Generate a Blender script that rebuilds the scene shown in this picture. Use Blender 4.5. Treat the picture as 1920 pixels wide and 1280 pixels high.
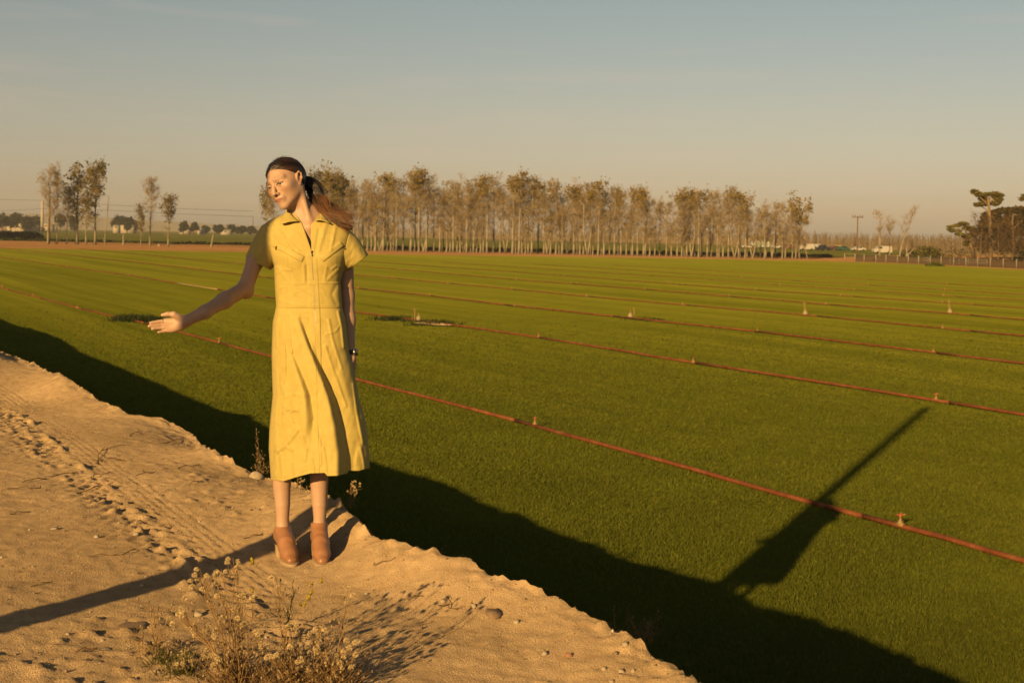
import bpy, math, random
import numpy as np
from mathutils import Vector, Matrix

rad = math.radians
for _o in list(bpy.data.objects):
    bpy.data.objects.remove(_o, do_unlink=True)
scene = bpy.context.scene
COL = scene.collection

# ------------------------------------------------------------------ camera
FPX, CX, CY, CAMZ = 2400.0, 960.0, 438.7, 1.49      # focal length and principal point in photograph pixels
ROLL = math.atan(0.0155)
cam_data = bpy.data.cameras.new('camera')
cam = bpy.data.objects.new('camera', cam_data)
COL.objects.link(cam)
cam_data.sensor_width = 36.0
cam_data.lens = FPX / 1920.0 * 36.0
cam_data.shift_y = -(640.0 - CY) / 1920.0             # rising-front lens: verticals stay parallel
cam_data.clip_start = 0.05
cam_data.clip_end = 30000.0
cam_data.dof.use_dof = True
cam_data.dof.focus_distance = 5.75
cam_data.dof.aperture_fstop = 7.0
_r = Vector((math.cos(ROLL), 0, math.sin(ROLL)))
_u = Vector((-math.sin(ROLL), 0, math.cos(ROLL)))
_b = Vector((0, -1, 0))
cam.matrix_world = Matrix(((_r.x, _u.x, _b.x, 0), (_r.y, _u.y, _b.y, 0), (_r.z, _u.z, _b.z, CAMZ), (0, 0, 0, 1)))
scene.camera = cam

# ------------------------------------------------------------------ light
SUN_EL = math.atan(0.300)
SUN_AZ = rad(25.0)                                     # azimuth the light travels towards, right of the view axis
SDIR = np.array([math.sin(SUN_AZ), math.cos(SUN_AZ)])
sun_data = bpy.data.lights.new('sun', 'SUN')
sun_data.energy = 5.0
sun_data.angle = rad(0.5)
sun_data.color = (1.0, 0.67, 0.27)
sun = bpy.data.objects.new('sun', sun_data)
COL.objects.link(sun)
_L = Vector((math.sin(SUN_AZ) * math.cos(SUN_EL), math.cos(SUN_AZ) * math.cos(SUN_EL), -math.sin(SUN_EL)))
sun.rotation_mode = 'QUATERNION'
sun.rotation_quaternion = _L.to_track_quat('-Z', 'Y')
sun.location = (-20, -40, 30)

world = bpy.data.worlds.new('World')
scene.world = world
world.use_nodes = True
wt = world.node_tree
wt.nodes.clear()
w_out = wt.nodes.new('ShaderNodeOutputWorld')
w_bg = wt.nodes.new('ShaderNodeBackground')
w_sky = wt.nodes.new('ShaderNodeTexSky')
w_sky.sky_type = 'NISHITA'
w_sky.sun_disc = False
w_sky.sun_elevation = SUN_EL
w_sky.sun_rotation = math.pi + SUN_AZ
w_sky.altitude = 20.0
w_sky.air_density = 1.25
w_sky.dust_density = 0.8
w_sky.ozone_density = 1.2
SKY_STRENGTH = 0.050
HAZE_D = 0.00017
w_bg.inputs['Strength'].default_value = SKY_STRENGTH
w_geo = wt.nodes.new('ShaderNodeTexCoord')
# thin stretched clouds low in the sky
w_map = wt.nodes.new('ShaderNodeMapping')
w_map.inputs['Scale'].default_value = (3.0, 3.0, 34.0)
wt.links.new(w_geo.outputs['Generated'], w_map.inputs['Vector'])
w_noi = wt.nodes.new('ShaderNodeTexNoise')
w_noi.inputs['Scale'].default_value = 1.6
w_noi.inputs['Detail'].default_value = 5.0
w_noi.inputs['Roughness'].default_value = 0.55
wt.links.new(w_map.outputs['Vector'], w_noi.inputs['Vector'])
w_cr = wt.nodes.new('ShaderNodeValToRGB')
w_cr.color_ramp.elements[0].position = 0.54
w_cr.color_ramp.elements[0].color = (0, 0, 0, 1)
w_cr.color_ramp.elements[1].position = 0.78
w_cr.color_ramp.elements[1].color = (0.26, 0.26, 0.26, 1)
wt.links.new(w_noi.outputs['Fac'], w_cr.inputs['Fac'])
w_mix = wt.nodes.new('ShaderNodeMix')
w_mix.data_type = 'RGBA'
w_mix.inputs[7].default_value = (7.6, 5.8, 4.6, 1)
wt.links.new(w_cr.outputs['Color'], w_mix.inputs['Factor'])
w_tint = wt.nodes.new('ShaderNodeMix')                 # dusty, slightly rosy air
w_tint.data_type = 'RGBA'
w_tint.blend_type = 'MULTIPLY'
w_tint.inputs['Factor'].default_value = 1.0
w_sep = wt.nodes.new('ShaderNodeSeparateXYZ')
wt.links.new(w_geo.outputs['Generated'], w_sep.inputs[0])
w_ramp = wt.nodes.new('ShaderNodeValToRGB')             # thicker dusty air towards the horizon, the same all round
cr = w_ramp.color_ramp
cr.elements[0].position = 0.0
cr.elements[0].color = (0.725, 0.69, 0.91, 1)
cr.elements[1].position = 0.22
cr.elements[1].color = (0.77, 0.69, 0.61, 1)
_e = cr.elements.new(0.09)
_e.color = (0.80, 0.675, 0.69, 1)
wt.links.new(w_sep.outputs['Z'], w_ramp.inputs['Fac'])
w_x = wt.nodes.new('ShaderNodeVectorMath')
w_x.operation = 'SCALE'
w_x.inputs['Scale'].default_value = 1.18
wt.links.new(w_ramp.outputs['Color'], w_x.inputs[0])
wt.links.new(w_x.outputs[0], w_tint.inputs[7])
wt.links.new(w_sky.outputs['Color'], w_tint.inputs[6])
wt.links.new(w_tint.outputs[2], w_mix.inputs[6])
wt.links.new(w_mix.outputs[2], w_bg.inputs['Color'])
wt.links.new(w_bg.outputs['Background'], w_out.inputs['Surface'])

scene.view_settings.view_transform = 'Standard'
scene.view_settings.look = 'None'
scene.view_settings.gamma = 1.0
scene.view_settings.use_curve_mapping = False
scene.view_settings.exposure = 0.75
ALB = 0.60                                             # base colours below are given for exposure 0 and brought down together
scene.render.engine = 'CYCLES'
scene.cycles.max_bounces = 6
scene.cycles.diffuse_bounces = 3
scene.cycles.transparent_max_bounces = 8
scene.cycles.volume_bounces = 0
scene.cycles.use_denoising = True

# ------------------------------------------------------------------ geometry helpers
FZ = CAMZ - 3.6                                        # level of the sod field; the dirt road is z = 0


def ray(px, py):
    a = (np.asarray(px, float) - CX) / FPX
    b = (CY - np.asarray(py, float)) / FPX
    c, s = math.cos(ROLL), math.sin(ROLL)
    return a * c - b * s, np.ones_like(a * 1.0), a * s + b * c


def ground(px, py, z=FZ):
    """where the line of sight through a photograph point meets the level z"""
    x, y, w = ray(px, py)
    t = (z - CAMZ) / w
    return np.stack([x * t, y * t, np.full_like(np.asarray(t, float), z)], -1)


def at_depth(px, py, Y):
    x, y, w = ray(px, py)
    Y = np.asarray(Y, float)
    return np.stack([x * Y, y * Y, CAMZ + w * Y], -1)


def to_px(P):
    P = np.asarray(P, float)
    c, s = math.cos(ROLL), math.sin(ROLL)
    X, Y, Z = P[..., 0], P[..., 1], P[..., 2] - CAMZ
    return CX + FPX * (X * c + Z * s) / Y, CY - FPX * (-X * s + Z * c) / Y


def vnoise(x, y, seed=0):
    """smooth value noise on numpy arrays, -1..1"""
    x = np.asarray(x, float); y = np.asarray(y, float)
    xi = np.floor(x).astype(np.int64); yi = np.floor(y).astype(np.int64)
    fx = x - xi; fy = y - yi
    fx = fx * fx * fx * (fx * (fx * 6 - 15) + 10); fy = fy * fy * fy * (fy * (fy * 6 - 15) + 10)

    def h(a, b):
        n = (a * 374761393 + b * 668265263 + seed * 144305901) & 0x7fffffff
        n = ((n ^ (n >> 13)) * 1274126177) & 0x7fffffff
        n = (n ^ (n >> 16)) & 0xffff
        return n / 32767.5 - 1.0
    a = h(xi, yi); b = h(xi + 1, yi); c = h(xi, yi + 1); d = h(xi + 1, yi + 1)
    return (a * (1 - fx) + b * fx) * (1 - fy) + (c * (1 - fx) + d * fx) * fy


def fbm(x, y, seed=0, octaves=4, gain=0.5):
    v = 0; a = 1.0; t = 0
    for i in range(octaves):
        v = v + a * vnoise(x * 2 ** i, y * 2 ** i, seed + i * 17)
        t += a
        a *= gain
    return v / t


class MB:
    """collects pieces of geometry and links them as ONE mesh object"""

    def __init__(self):
        self.v = []; self.f3 = []; self.f4 = []; self.n = 0; self.c = []; self.hascol = False

    def add(self, v, tris=None, quads=None, col=None):
        v = np.asarray(v, float).reshape(-1, 3)
        self.v.append(v)
        if tris is not None and len(tris):
            self.f3.append(np.asarray(tris, np.int64).reshape(-1, 3) + self.n)
        if quads is not None and len(quads):
            self.f4.append(np.asarray(quads, np.int64).reshape(-1, 4) + self.n)
        if col is not None:
            self.hascol = True
            c = np.asarray(col, float)
            if c.ndim == 1:
                c = np.tile(c, (len(v), 1))
            self.c.append(c)
        else:
            self.c.append(np.ones((len(v), 3)))
        self.n += len(v)
        return self

    def grid(self, P, closed=False, col=None):
        """P: rows x cols x 3"""
        P = np.asarray(P, float)
        nr, nc = P.shape[:2]
        idx = np.arange(nr * nc).reshape(nr, nc)
        if closed:
            idx = np.concatenate([idx, idx[:, :1]], 1)
        q = np.stack([idx[:-1, :-1], idx[:-1, 1:], idx[1:, 1:], idx[1:, :-1]], -1).reshape(-1, 4)
        if col is not None and np.asarray(col).ndim == 3:
            col = np.asarray(col).reshape(-1, 3)
        return self.add(P.reshape(-1, 3), quads=q, col=col)

    def tube(self, pts, r, sides=6, cap=True, col=None):
        pts = np.asarray(pts, float)
        n = len(pts)
        r = np.full(n, r, float) if np.isscalar(r) else np.asarray(r, float)
        t = np.gradient(pts, axis=0)
        t /= np.linalg.norm(t, axis=1, keepdims=True) + 1e-12
        up = np.array([0, 0, 1.0]) if abs(t[0][2]) < 0.9 else np.array([1.0, 0, 0])
        rows = []
        a = np.arange(sides) / sides * 2 * math.pi
        side = np.cross(t[0], up); side /= np.linalg.norm(side) + 1e-12
        for i in range(n):
            side = side - t[i] * np.dot(side, t[i])
            side /= np.linalg.norm(side) + 1e-12
            b = np.cross(t[i], side)
            rows.append(pts[i] + r[i] * (np.cos(a)[:, None] * side + np.sin(a)[:, None] * b))
        base = self.n
        self.grid(np.array(rows), closed=True, col=col)
        if cap:
            for row, flip in ((0, True), (n - 1, False)):
                ids = base + row * sides + np.arange(sides)
                if sides == 4:
                    self.f4.append((ids[::-1] if flip else ids).reshape(1, 4))
                else:
                    tr = [[ids[0], ids[k], ids[k + 1]] for k in range(1, sides - 1)]
                    tr = np.array(tr)
                    self.f3.append(tr[:, ::-1] if flip else tr)
        return self

    def box(self, c, s, M=None, col=None):
        s = np.asarray(s, float) / 2
        v = np.array([[x, y, z] for x in (-1, 1) for y in (-1, 1) for z in (-1, 1)]) * s
        if M is not None:
            v = v @ np.asarray(M).T
        return self.add(v + np.asarray(c, float), quads=[[0, 1, 3, 2], [4, 6, 7, 5], [0, 4, 5, 1], [2, 3, 7, 6], [0, 2, 6, 4], [1, 5, 7, 3]], col=col)

    def blob(self, c, r, seed=0, rough=0.0, n=8, m=6, col=None, M=None):
        """a lumpy closed ball"""
        th = np.arange(n) / n * 2 * math.pi
        ph = np.linspace(0, math.pi, m + 1)[1:-1]
        rng = np.random.RandomState(seed)
        d = [[0, 0, 1.0]] + [[math.sin(p) * math.cos(t), math.sin(p) * math.sin(t), math.cos(p)] for p in ph for t in th] + [[0, 0, -1.0]]
        d = np.array(d)
        if rough:
            d = d * (1 + rough * (rng.rand(len(d), 1) * 2 - 1))
        d = d * np.asarray(r, float)
        if M is not None:
            d = d @ np.asarray(M).T
        q = []; t3 = []
        for i in range(len(ph) - 1):
            for k in range(n):
                a = 1 + i * n + k; b = 1 + i * n + (k + 1) % n
                q.append([a, a + n, b + n, b])
        last = len(d) - 1
        for k in range(n):
            t3.append([0, 1 + k, 1 + (k + 1) % n])
            a = 1 + (len(ph) - 1) * n
            t3.append([last, a + (k + 1) % n, a + k])
        return self.add(d + np.asarray(c, float), tris=t3, quads=q, col=col)

    def mesh(self, name, mat=None, smooth=True, origin=(0, 0, 0)):
        me = bpy.data.meshes.new(name)
        v = np.concatenate(self.v) - np.asarray(origin, float)
        f3 = np.concatenate(self.f3) if self.f3 else np.zeros((0, 3), np.int64)
        f4 = np.concatenate(self.f4) if self.f4 else np.zeros((0, 4), np.int64)
        me.vertices.add(len(v))
        me.vertices.foreach_set('co', v.astype(np.float32).ravel())
        nl = f3.size + f4.size
        me.loops.add(nl)
        me.loops.foreach_set('vertex_index', np.concatenate([f3.ravel(), f4.ravel()]).astype(np.int32))
        npoly = len(f3) + len(f4)
        me.polygons.add(npoly)
        st = np.concatenate([np.arange(len(f3)) * 3, f3.size + np.arange(len(f4)) * 4]).astype(np.int32)
        me.polygons.foreach_set('loop_start', st)
        try:
            me.polygons.foreach_set('loop_total', np.concatenate([np.full(len(f3), 3), np.full(len(f4), 4)]).astype(np.int32))
        except Exception:
            pass
        if smooth:
            me.polygons.foreach_set('use_smooth', np.ones(npoly, bool))
        me.update(calc_edges=True)
        if self.hascol:
            ca = me.color_attributes.new('Col', 'FLOAT_COLOR', 'POINT')
            c = np.concatenate(self.c)
            ca.data.foreach_set('color', np.concatenate([c, np.ones((len(c), 1))], 1).astype(np.float32).ravel())
        if mat is not None:
            me.materials.append(mat)
        return me

    def build(self, name, mat=None, parent=None, smooth=True, origin=(0, 0, 0), **props):
        o = bpy.data.objects.new(name, self.mesh(name, mat, smooth, origin))
        COL.objects.link(o)
        if parent is not None:
            o.parent = parent
        else:
            o.location = origin
        for k, val in props.items():
            o[k] = val
        return o


def thing(name, label, cat, loc=(0, 0, 0), rz=0.0, group=None):
    o = bpy.data.objects.new(name, None)
    o.empty_display_size = 0.2
    COL.objects.link(o)
    o.location = loc
    o.rotation_euler = (0, 0, rz)
    o['label'] = label
    o['category'] = cat
    if group:
        o['group'] = group
    return o


def tag(o, label, cat, group=None):
    o['label'] = label
    o['category'] = cat
    if group:
        o['group'] = group
    return o


def link_mesh(name, me, parent=None, loc=None, rz=None, scale=None, **props):
    o = bpy.data.objects.new(name, me)
    COL.objects.link(o)
    if parent is not None:
        o.parent = parent
    if loc is not None:
        o.location = loc
    if rz is not None:
        o.rotation_euler = (0, 0, rz)
    if scale is not None:
        o.scale = scale
    for k, v in props.items():
        o[k] = v
    return o


def copy_tree(o, parent=None):
    c = o.copy()
    COL.objects.link(c)
    c.parent = parent
    for ch in o.children:
        copy_tree(ch, c)
    return c


def smoothstep(a, b, x):
    t = np.clip((np.asarray(x, float) - a) / (b - a), 0, 1)
    return t * t * (3 - 2 * t)


# ------------------------------------------------------------------ materials
def mat_new(name):
    m = bpy.data.materials.new(name)
    m.use_nodes = True
    nt = m.node_tree
    nt.nodes.clear()
    out = nt.nodes.new('ShaderNodeOutputMaterial')
    return m, nt, out


def nz(nt, scale, detail=4, rough=0.55, vec=None, mapscale=None, rot=None):
    n = nt.nodes.new('ShaderNodeTexNoise')
    n.inputs['Scale'].default_value = scale
    n.inputs['Detail'].default_value = detail
    n.inputs['Roughness'].default_value = rough
    tc = nt.nodes.new('ShaderNodeTexCoord')
    src = tc.outputs['Object']
    if mapscale is not None or rot is not None:
        mp = nt.nodes.new('ShaderNodeMapping')
        if rot is not None:
            mp.vector_type = 'TEXTURE'
        if mapscale is not None:
            mp.inputs['Scale'].default_value = mapscale
        if rot is not None:
            mp.inputs['Rotation'].default_value = rot
        nt.links.new(src, mp.inputs['Vector'])
        src = mp.outputs['Vector']
    nt.links.new(src, n.inputs['Vector'])
    return n.outputs['Fac']


def ramp(nt, fac, stops):
    r = nt.nodes.new('ShaderNodeValToRGB')
    e = r.color_ramp.elements
    while len(e) > 1:
        e.remove(e[-1])
    e[0].position = stops[0][0]
    e[0].color = (*stops[0][1], 1)
    for p, c in stops[1:]:
        k = e.new(p)
        k.color = (*c, 1)
    nt.links.new(fac, r.inputs['Fac'])
    return r.outputs['Color']


def mixc(nt, a, b, fac=0.5, mode='MIX'):
    m = nt.nodes.new('ShaderNodeMix')
    m.data_type = 'RGBA'
    m.blend_type = mode
    if hasattr(fac, 'links') or hasattr(fac, 'is_linked'):
        nt.links.new(fac, m.inputs['Factor'])
    else:
        m.inputs['Factor'].default_value = fac
    for s, i in ((a, 6), (b, 7)):
        if isinstance(s, tuple):
            m.inputs[i].default_value = (*s, 1)
        else:
            nt.links.new(s, m.inputs[i])
    return m.outputs[2]


def bump(nt, h, strength=0.5, dist=0.01):
    b = nt.nodes.new('ShaderNodeBump')
    b.inputs['Strength'].default_value = strength
    b.inputs['Distance'].default_value = dist
    nt.links.new(h, b.inputs['Height'])
    return b.outputs['Normal']


def diffuse_mat(name, color, rough=1.0, normal=None, setup=None):
    m, nt, out = mat_new(name)
    d = nt.nodes.new('ShaderNodeBsdfDiffuse')
    d.inputs['Roughness'].default_value = rough
    if setup is not None:
        color, normal = setup(nt)
    color = tuple(c * ALB for c in color) if isinstance(color, tuple) else mixc(nt, color, (ALB, ALB, ALB), 1.0, 'MULTIPLY')
    if isinstance(color, tuple):
        d.inputs['Color'].default_value = (*color, 1)
    else:
        nt.links.new(color, d.inputs['Color'])
    if normal is not None:
        nt.links.new(normal, d.inputs['Normal'])
    nt.links.new(d.outputs[0], out.inputs['Surface'])
    return m


def principled(name, color=(0.5, 0.5, 0.5), rough=0.5, metal=0.0, spec=0.5, setup=None, sss=0.0, sheen=0.0, trans_col=None, trans=0.0):
    m, nt, out = mat_new(name)
    p = nt.nodes.new('ShaderNodeBsdfPrincipled')
    p.inputs['Roughness'].default_value = rough
    p.inputs['Metallic'].default_value = metal
    p.inputs['Specular IOR Level'].default_value = spec
    normal = None
    if setup is not None:
        color, normal = setup(nt)
    color = tuple(c * ALB for c in color) if isinstance(color, tuple) else mixc(nt, color, (ALB, ALB, ALB), 1.0, 'MULTIPLY')
    if isinstance(color, tuple):
        p.inputs['Base Color'].default_value = (*color, 1)
    else:
        nt.links.new(color, p.inputs['Base Color'])
    if normal is not None:
        nt.links.new(normal, p.inputs['Normal'])
    if sss:
        p.inputs['Subsurface Weight'].default_value = sss
        p.inputs['Subsurface Radius'].default_value = (1.0, 0.35, 0.18)
        p.inputs['Subsurface Scale'].default_value = 0.008
    if sheen:
        p.inputs['Sheen Weight'].default_value = sheen
    sh = p.outputs[0]
    if trans:
        t = nt.nodes.new('ShaderNodeBsdfTranslucent')
        if isinstance(color, tuple):
            t.inputs['Color'].default_value = (*(trans_col or color), 1)
        else:
            nt.links.new(color, t.inputs['Color'])
        mx = nt.nodes.new('ShaderNodeMixShader')
        mx.inputs[0].default_value = trans
        nt.links.new(sh, mx.inputs[1])
        nt.links.new(t.outputs[0], mx.inputs[2])
        sh = mx.outputs[0]
    nt.links.new(sh, out.inputs['Surface'])
    return m


def vcol(nt, name='Col'):
    a = nt.nodes.new('ShaderNodeVertexColor')
    a.layer_name = name
    return a.outputs['Color']


def dirt_setup(base, dark, scale=1.0, bumpy=0.6):
    def f(nt):
        big = nz(nt, 0.9 * scale, 4)
        mid = nz(nt, 14 * scale, 5, 0.65)
        fine = nz(nt, 140 * scale, 3, 0.7)
        c = ramp(nt, mid, [(0.30, dark), (0.55, base), (0.75, tuple(min(1, x * 1.12) for x in base))])
        c2 = ramp(nt, big, [(0.35, (0.86, 0.84, 0.80)), (0.65, (1.08, 1.06, 1.04))])
        c = mixc(nt, c, c2, 1.0, 'MULTIPLY')
        c3 = ramp(nt, fine, [(0.28, (0.62, 0.58, 0.52)), (0.42, (1, 1, 1)), (0.70, (1.05, 1.04, 1.02)), (0.80, (1.25, 1.22, 1.15))])
        c = mixc(nt, c, c3, 0.8, 'MULTIPLY')
        ad = nt.nodes.new('ShaderNodeMath')
        ad.operation = 'ADD'
        nt.links.new(fine, ad.inputs[0])
        nt.links.new(mid, ad.inputs[1])
        return c, bump(nt, ad.outputs[0], bumpy, 0.016)
    return f


M_ROAD = diffuse_mat('dry_dirt', None, 1.0, setup=dirt_setup((0.70, 0.49, 0.275), (0.58, 0.39, 0.215), 1.0, 0.8))
M_STRIP = diffuse_mat('red_brown_soil', None, 1.0, setup=dirt_setup((0.30, 0.165, 0.075), (0.24, 0.125, 0.055), 0.05, 0.3))
M_GROUND = diffuse_mat('plain_soil', None, 1.0, setup=dirt_setup((0.24, 0.17, 0.085), (0.18, 0.13, 0.06), 0.03, 0.2))


def sod_setup(nt):
    A = math.atan2(0.872, -0.490)
    st = nz(nt, 0.35, 4, 0.6, mapscale=(24.0, 1.0, 1.0), rot=(0, 0, A))
    st2 = nz(nt, 1.6, 4, 0.6, mapscale=(40.0, 1.0, 1.0), rot=(0, 0, A))
    mid = nz(nt, 1.2, 5, 0.6)
    fine = nz(nt, 46, 3, 0.75)
    c = ramp(nt, st, [(0.34, (0.154, 0.164, 0.014)), (0.52, (0.194, 0.197, 0.019)), (0.68, (0.238, 0.229, 0.025))])
    c2 = ramp(nt, st2, [(0.38, (0.80, 0.83, 0.8)), (0.62, (1.12, 1.09, 1.05))])
    c = mixc(nt, c, c2, 0.8, 'MULTIPLY')
    c3 = ramp(nt, mid, [(0.35, (0.86, 0.9, 0.8)), (0.65, (1.08, 1.05, 1.05))])
    c = mixc(nt, c, c3, 0.9, 'MULTIPLY')
    c4 = ramp(nt, fine, [(0.34, (0.72, 0.76, 0.7)), (0.5, (1, 1, 1)), (0.68, (1.22, 1.2, 1.2))])
    c = mixc(nt, c, c4, 0.9, 'MULTIPLY')
    return c, bump(nt, fine, 0.9, 0.03)


M_SOD = diffuse_mat('sod_turf', None, 1.0, setup=sod_setup)


def blade_setup(nt):
    c = vcol(nt)
    return c, None


M_BLADE = principled('grass_blade', None, 0.75, spec=0.15, setup=blade_setup, trans=0.25)
# ------------------------------------------------------------------ the road, its bank, the field
AX = np.array([-0.502, 0.865])                         # along the road and the pipes, away from the camera
NX = np.array([0.865, 0.502])                          # across, from the road towards the field


def st_of(P):
    P = np.asarray(P, float)
    return P[..., 0] * AX[0] + P[..., 1] * AX[1], P[..., 0] * NX[0] + P[..., 1] * NX[1]


def xy_of(s, t):
    s = np.asarray(s, float); t = np.asarray(t, float)
    return s * AX[0] + t * NX[0], s * AX[1] + t * NX[1]


edge_px = np.array([(0, 662), (40, 672), (75, 690), (130, 712), (170, 735), (205, 757), (240, 772), (300, 803), (360, 815), (395, 845),
                    (440, 878), (480, 893), (520, 899), (580, 917), (640, 947), (700, 985), (740, 1010), (830, 1041), (870, 1043),
                    (930, 1080), (1010, 1105), (1070, 1135), (1130, 1165), (1180, 1195), (1215, 1225), (1260, 1250), (1300, 1278), (1345, 1310)], float)
shad_px = np.array([(0, 608), (60, 615), (110, 632), (150, 655), (152, 672), (215, 684), (245, 695), (270, 712), (310, 725), (345, 750),
                    (365, 760), (400, 770), (470, 780), (500, 800), (600, 835), (690, 862), (740, 880), (800, 895), (870, 910), (950, 955),
                    (1000, 985), (1050, 1000), (1120, 1015), (1160, 1045), (1190, 1058), (1300, 1080), (1370, 1100), (1420, 1120),
                    (1500, 1150), (1560, 1170), (1620, 1200), (1680, 1220), (1740, 1250), (1830, 1280), (1900, 1310)], float)
S_sh = ground(shad_px[:, 0], shad_px[:, 1], FZ)[:, :2]
TAN_EL = math.tan(SUN_EL)
h_s = np.array([-50.0, 100.0]); h_v = np.zeros(2)
for _it in range(12):
    # lateral position of the edge from its silhouette, given its height
    hh = np.zeros(len(edge_px))
    for _k in range(6):
        P = np.stack([ground(edge_px[i, 0], edge_px[i, 1], hh[i]) for i in range(len(edge_px))])
        s_e, t_e = st_of(P)
        hh = np.interp(s_e, h_s, h_v)
    o_ = np.argsort(s_e)
    e_s, e_t = s_e[o_], t_e[o_]
    # height of the edge from where its shadow ends on the field
    cs, cv = [], []
    for q in S_sh:
        d = np.linspace(3.0, 11.0, 400)
        X = q[0] - SDIR[0] * d; Y = q[1] - SDIR[1] * d
        s_, t_ = st_of(np.stack([X, Y], -1))
        g = t_ - np.interp(s_, e_s, e_t)
        k = int(np.argmin(np.abs(g)))
        cs.append(s_[k]); cv.append(FZ + d[k] * TAN_EL)
    o_ = np.argsort(cs)
    h_s = np.array(cs)[o_]; h_v = np.array(cv)[o_]
    h_v = np.array([np.average(h_v, weights=np.exp(-((h_s - q) / (0.45 if q < 11 else 0.25)) ** 2)) for q in h_s])
    h_v = np.clip(h_v, -0.36, 0.14)


def edge_t(s):
    s = np.asarray(s, float)
    far = np.interp(s, [e_s[-1], 200.0], [e_t[-1], e_t[-1] - 0.3])
    v = np.where(s > e_s[-1], far, np.interp(s, e_s, e_t))
    return v + 0.02 * fbm(s * 6.0, s * 0 + 3.3, 5, 3) + 0.05 * np.where(s > e_s[-1], 1, 0.15) * fbm(s * 0.9, s * 0, 8, 3)


def edge_h(s):
    s = np.asarray(s, float)
    v = np.interp(s, h_s, h_v)
    v = np.where(s > h_s[-1], h_v[-1] * 0.5 + 0.12 * fbm(s * 0.35, s * 0 + 9.1, 21, 3), v)
    v = np.where(s < h_s[0], h_v[0], v)
    return v


rut_s, rut_t = st_of(ground([0, 60, 130, 200, 270, 330], [800, 842, 890, 935, 985, 1022], 0.0))
RUT_T = float(np.median(rut_t))
tread_s, tread_t = st_of(ground([10, 100, 180, 300, 420], [765, 815, 865, 945, 1005], 0.0))
TREAD_T = float(np.median(tread_t))
print('rut', rut_t, 'tread', tread_t, 'edge', np.round(e_t, 2), 'h', np.round(h_v, 2), np.round(h_s, 1))


def road_height(s, t, fine=True):
    """height of the dirt road at road coordinates"""
    e = edge_t(s); h = edge_h(s)
    tp = t - e                                         # 0 at the edge, negative on the road
    z = h * np.exp(-(np.minimum(tp, 0) / 0.30) ** 2)
    z = z + 0.050 * np.maximum(0, -tp - 0.40)          # the road is crowned
    z = z + 0.014 * fbm(s * 0.8, t * 0.8, 31, 3) * smoothstep(-0.1, -0.8, tp)
    # trodden flat where she stands
    xw, yw = xy_of(s, t)
    z = z * (1 - np.exp(-(((xw + 0.93) / 0.30) ** 2 + ((yw - 5.80) / 0.34) ** 2)))
    z = z + 0.006 * fbm(s * 5, t * 5, 32, 3)
    if fine:
        z = z + 0.0045 * fbm(s * 22, t * 22, 33, 3) + 0.007 * np.maximum(fbm(s * 30, t * 30, 34, 2) - 0.25, 0)
        # crumbly churned wheel rut
        w = 0.16 + 0.05 * fbm(s * 0.7, t * 0, 44, 2)
        rm = np.exp(-((t - RUT_T - 0.05 * np.sin(s * 0.5)) / w) ** 2) * smoothstep(3.6, 4.6, s) * (0.75 + 0.5 * fbm(s * 1.2, t * 0, 45, 2))
        chev = np.sin((s + 1.3 * np.abs(t - RUT_T)) * 2 * math.pi / 0.125)
        cl = fbm(s * 13, t * 13, 46, 3)
        z = z + rm * (-0.012 + 0.0075 * np.clip(chev * 1.2 + cl * 2.0, -1, 1) + 0.028 * np.maximum(fbm(s * 24, t * 24, 47, 3), -0.1))
        tw_ = t - RUT_T - 0.03 * fbm(s * 1.3, t * 0, 49, 2)
        for o_r, a_r, sd_ in ((-0.11, 0.017, 141), (-0.02, 0.022, 142), (0.08, 0.019, 143)):
            z = z + a_r * np.exp(-((tw_ - o_r - 0.012 * fbm(s * 6, t * 0, sd_, 2)) / 0.021) ** 2) * np.clip(0.35 + 1.5 * fbm(s * 8, t * 3, sd_ + 9, 3), 0, 1.2) * smoothstep(4.2, 5.2, s) * np.clip(0.75 + fbm(s * 0.9, t * 0, sd_ + 3, 2), 0, 1)
        # fine tread grooves of a narrower tyre
        tm = smoothstep(0.13, 0.09, np.abs(t - TREAD_T)) * smoothstep(4.4, 5.2, s) * smoothstep(0.45, 0.2, np.abs(fbm(s * 0.5, t * 0, 48, 2)))
        z = z + tm * (-0.002 + 0.0028 * np.sin((t - TREAD_T) * 2 * math.pi / 0.045))
        # scattered clods, thicker near the foreground and on the left
        cm = smoothstep(0.15, 0.5, fbm(s * 0.9 + 4, t * 0.9, 51, 3) + 0.55 * np.exp(-((s - 2.6) / 1.2) ** 2))
        cb = fbm(s * 17, t * 17, 52, 3)
        z = z + cm * 0.024 * np.maximum(cb - 0.08, 0)
        # ragged crumbs on the lip of the bank
        lip = np.exp(-(tp / 0.10) ** 2)
        z = z + lip * (0.024 * fbm(s * 9, t * 9, 53, 4) + 0.030 * np.maximum(fbm(s * 16, t * 16, 54, 3), 0))
    # bank down to the field
    drop = smoothstep(0.0, 1.0, np.maximum(tp, 0) / 1.5)
    d2 = np.minimum(np.maximum(tp, 0) * 1.25, 1e9)
    zb = z - d2 + 0.05 * fbm(s * 3, t * 3, 61, 4) * np.minimum(tp * 4, 1)
    return np.where(tp > 0, np.maximum(zb, FZ - 0.15), z)


def ground_z(x, y):
    s, t = st_of(np.stack([np.asarray(x, float), np.asarray(y, float)], -1))
    return road_height(s, t)


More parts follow.
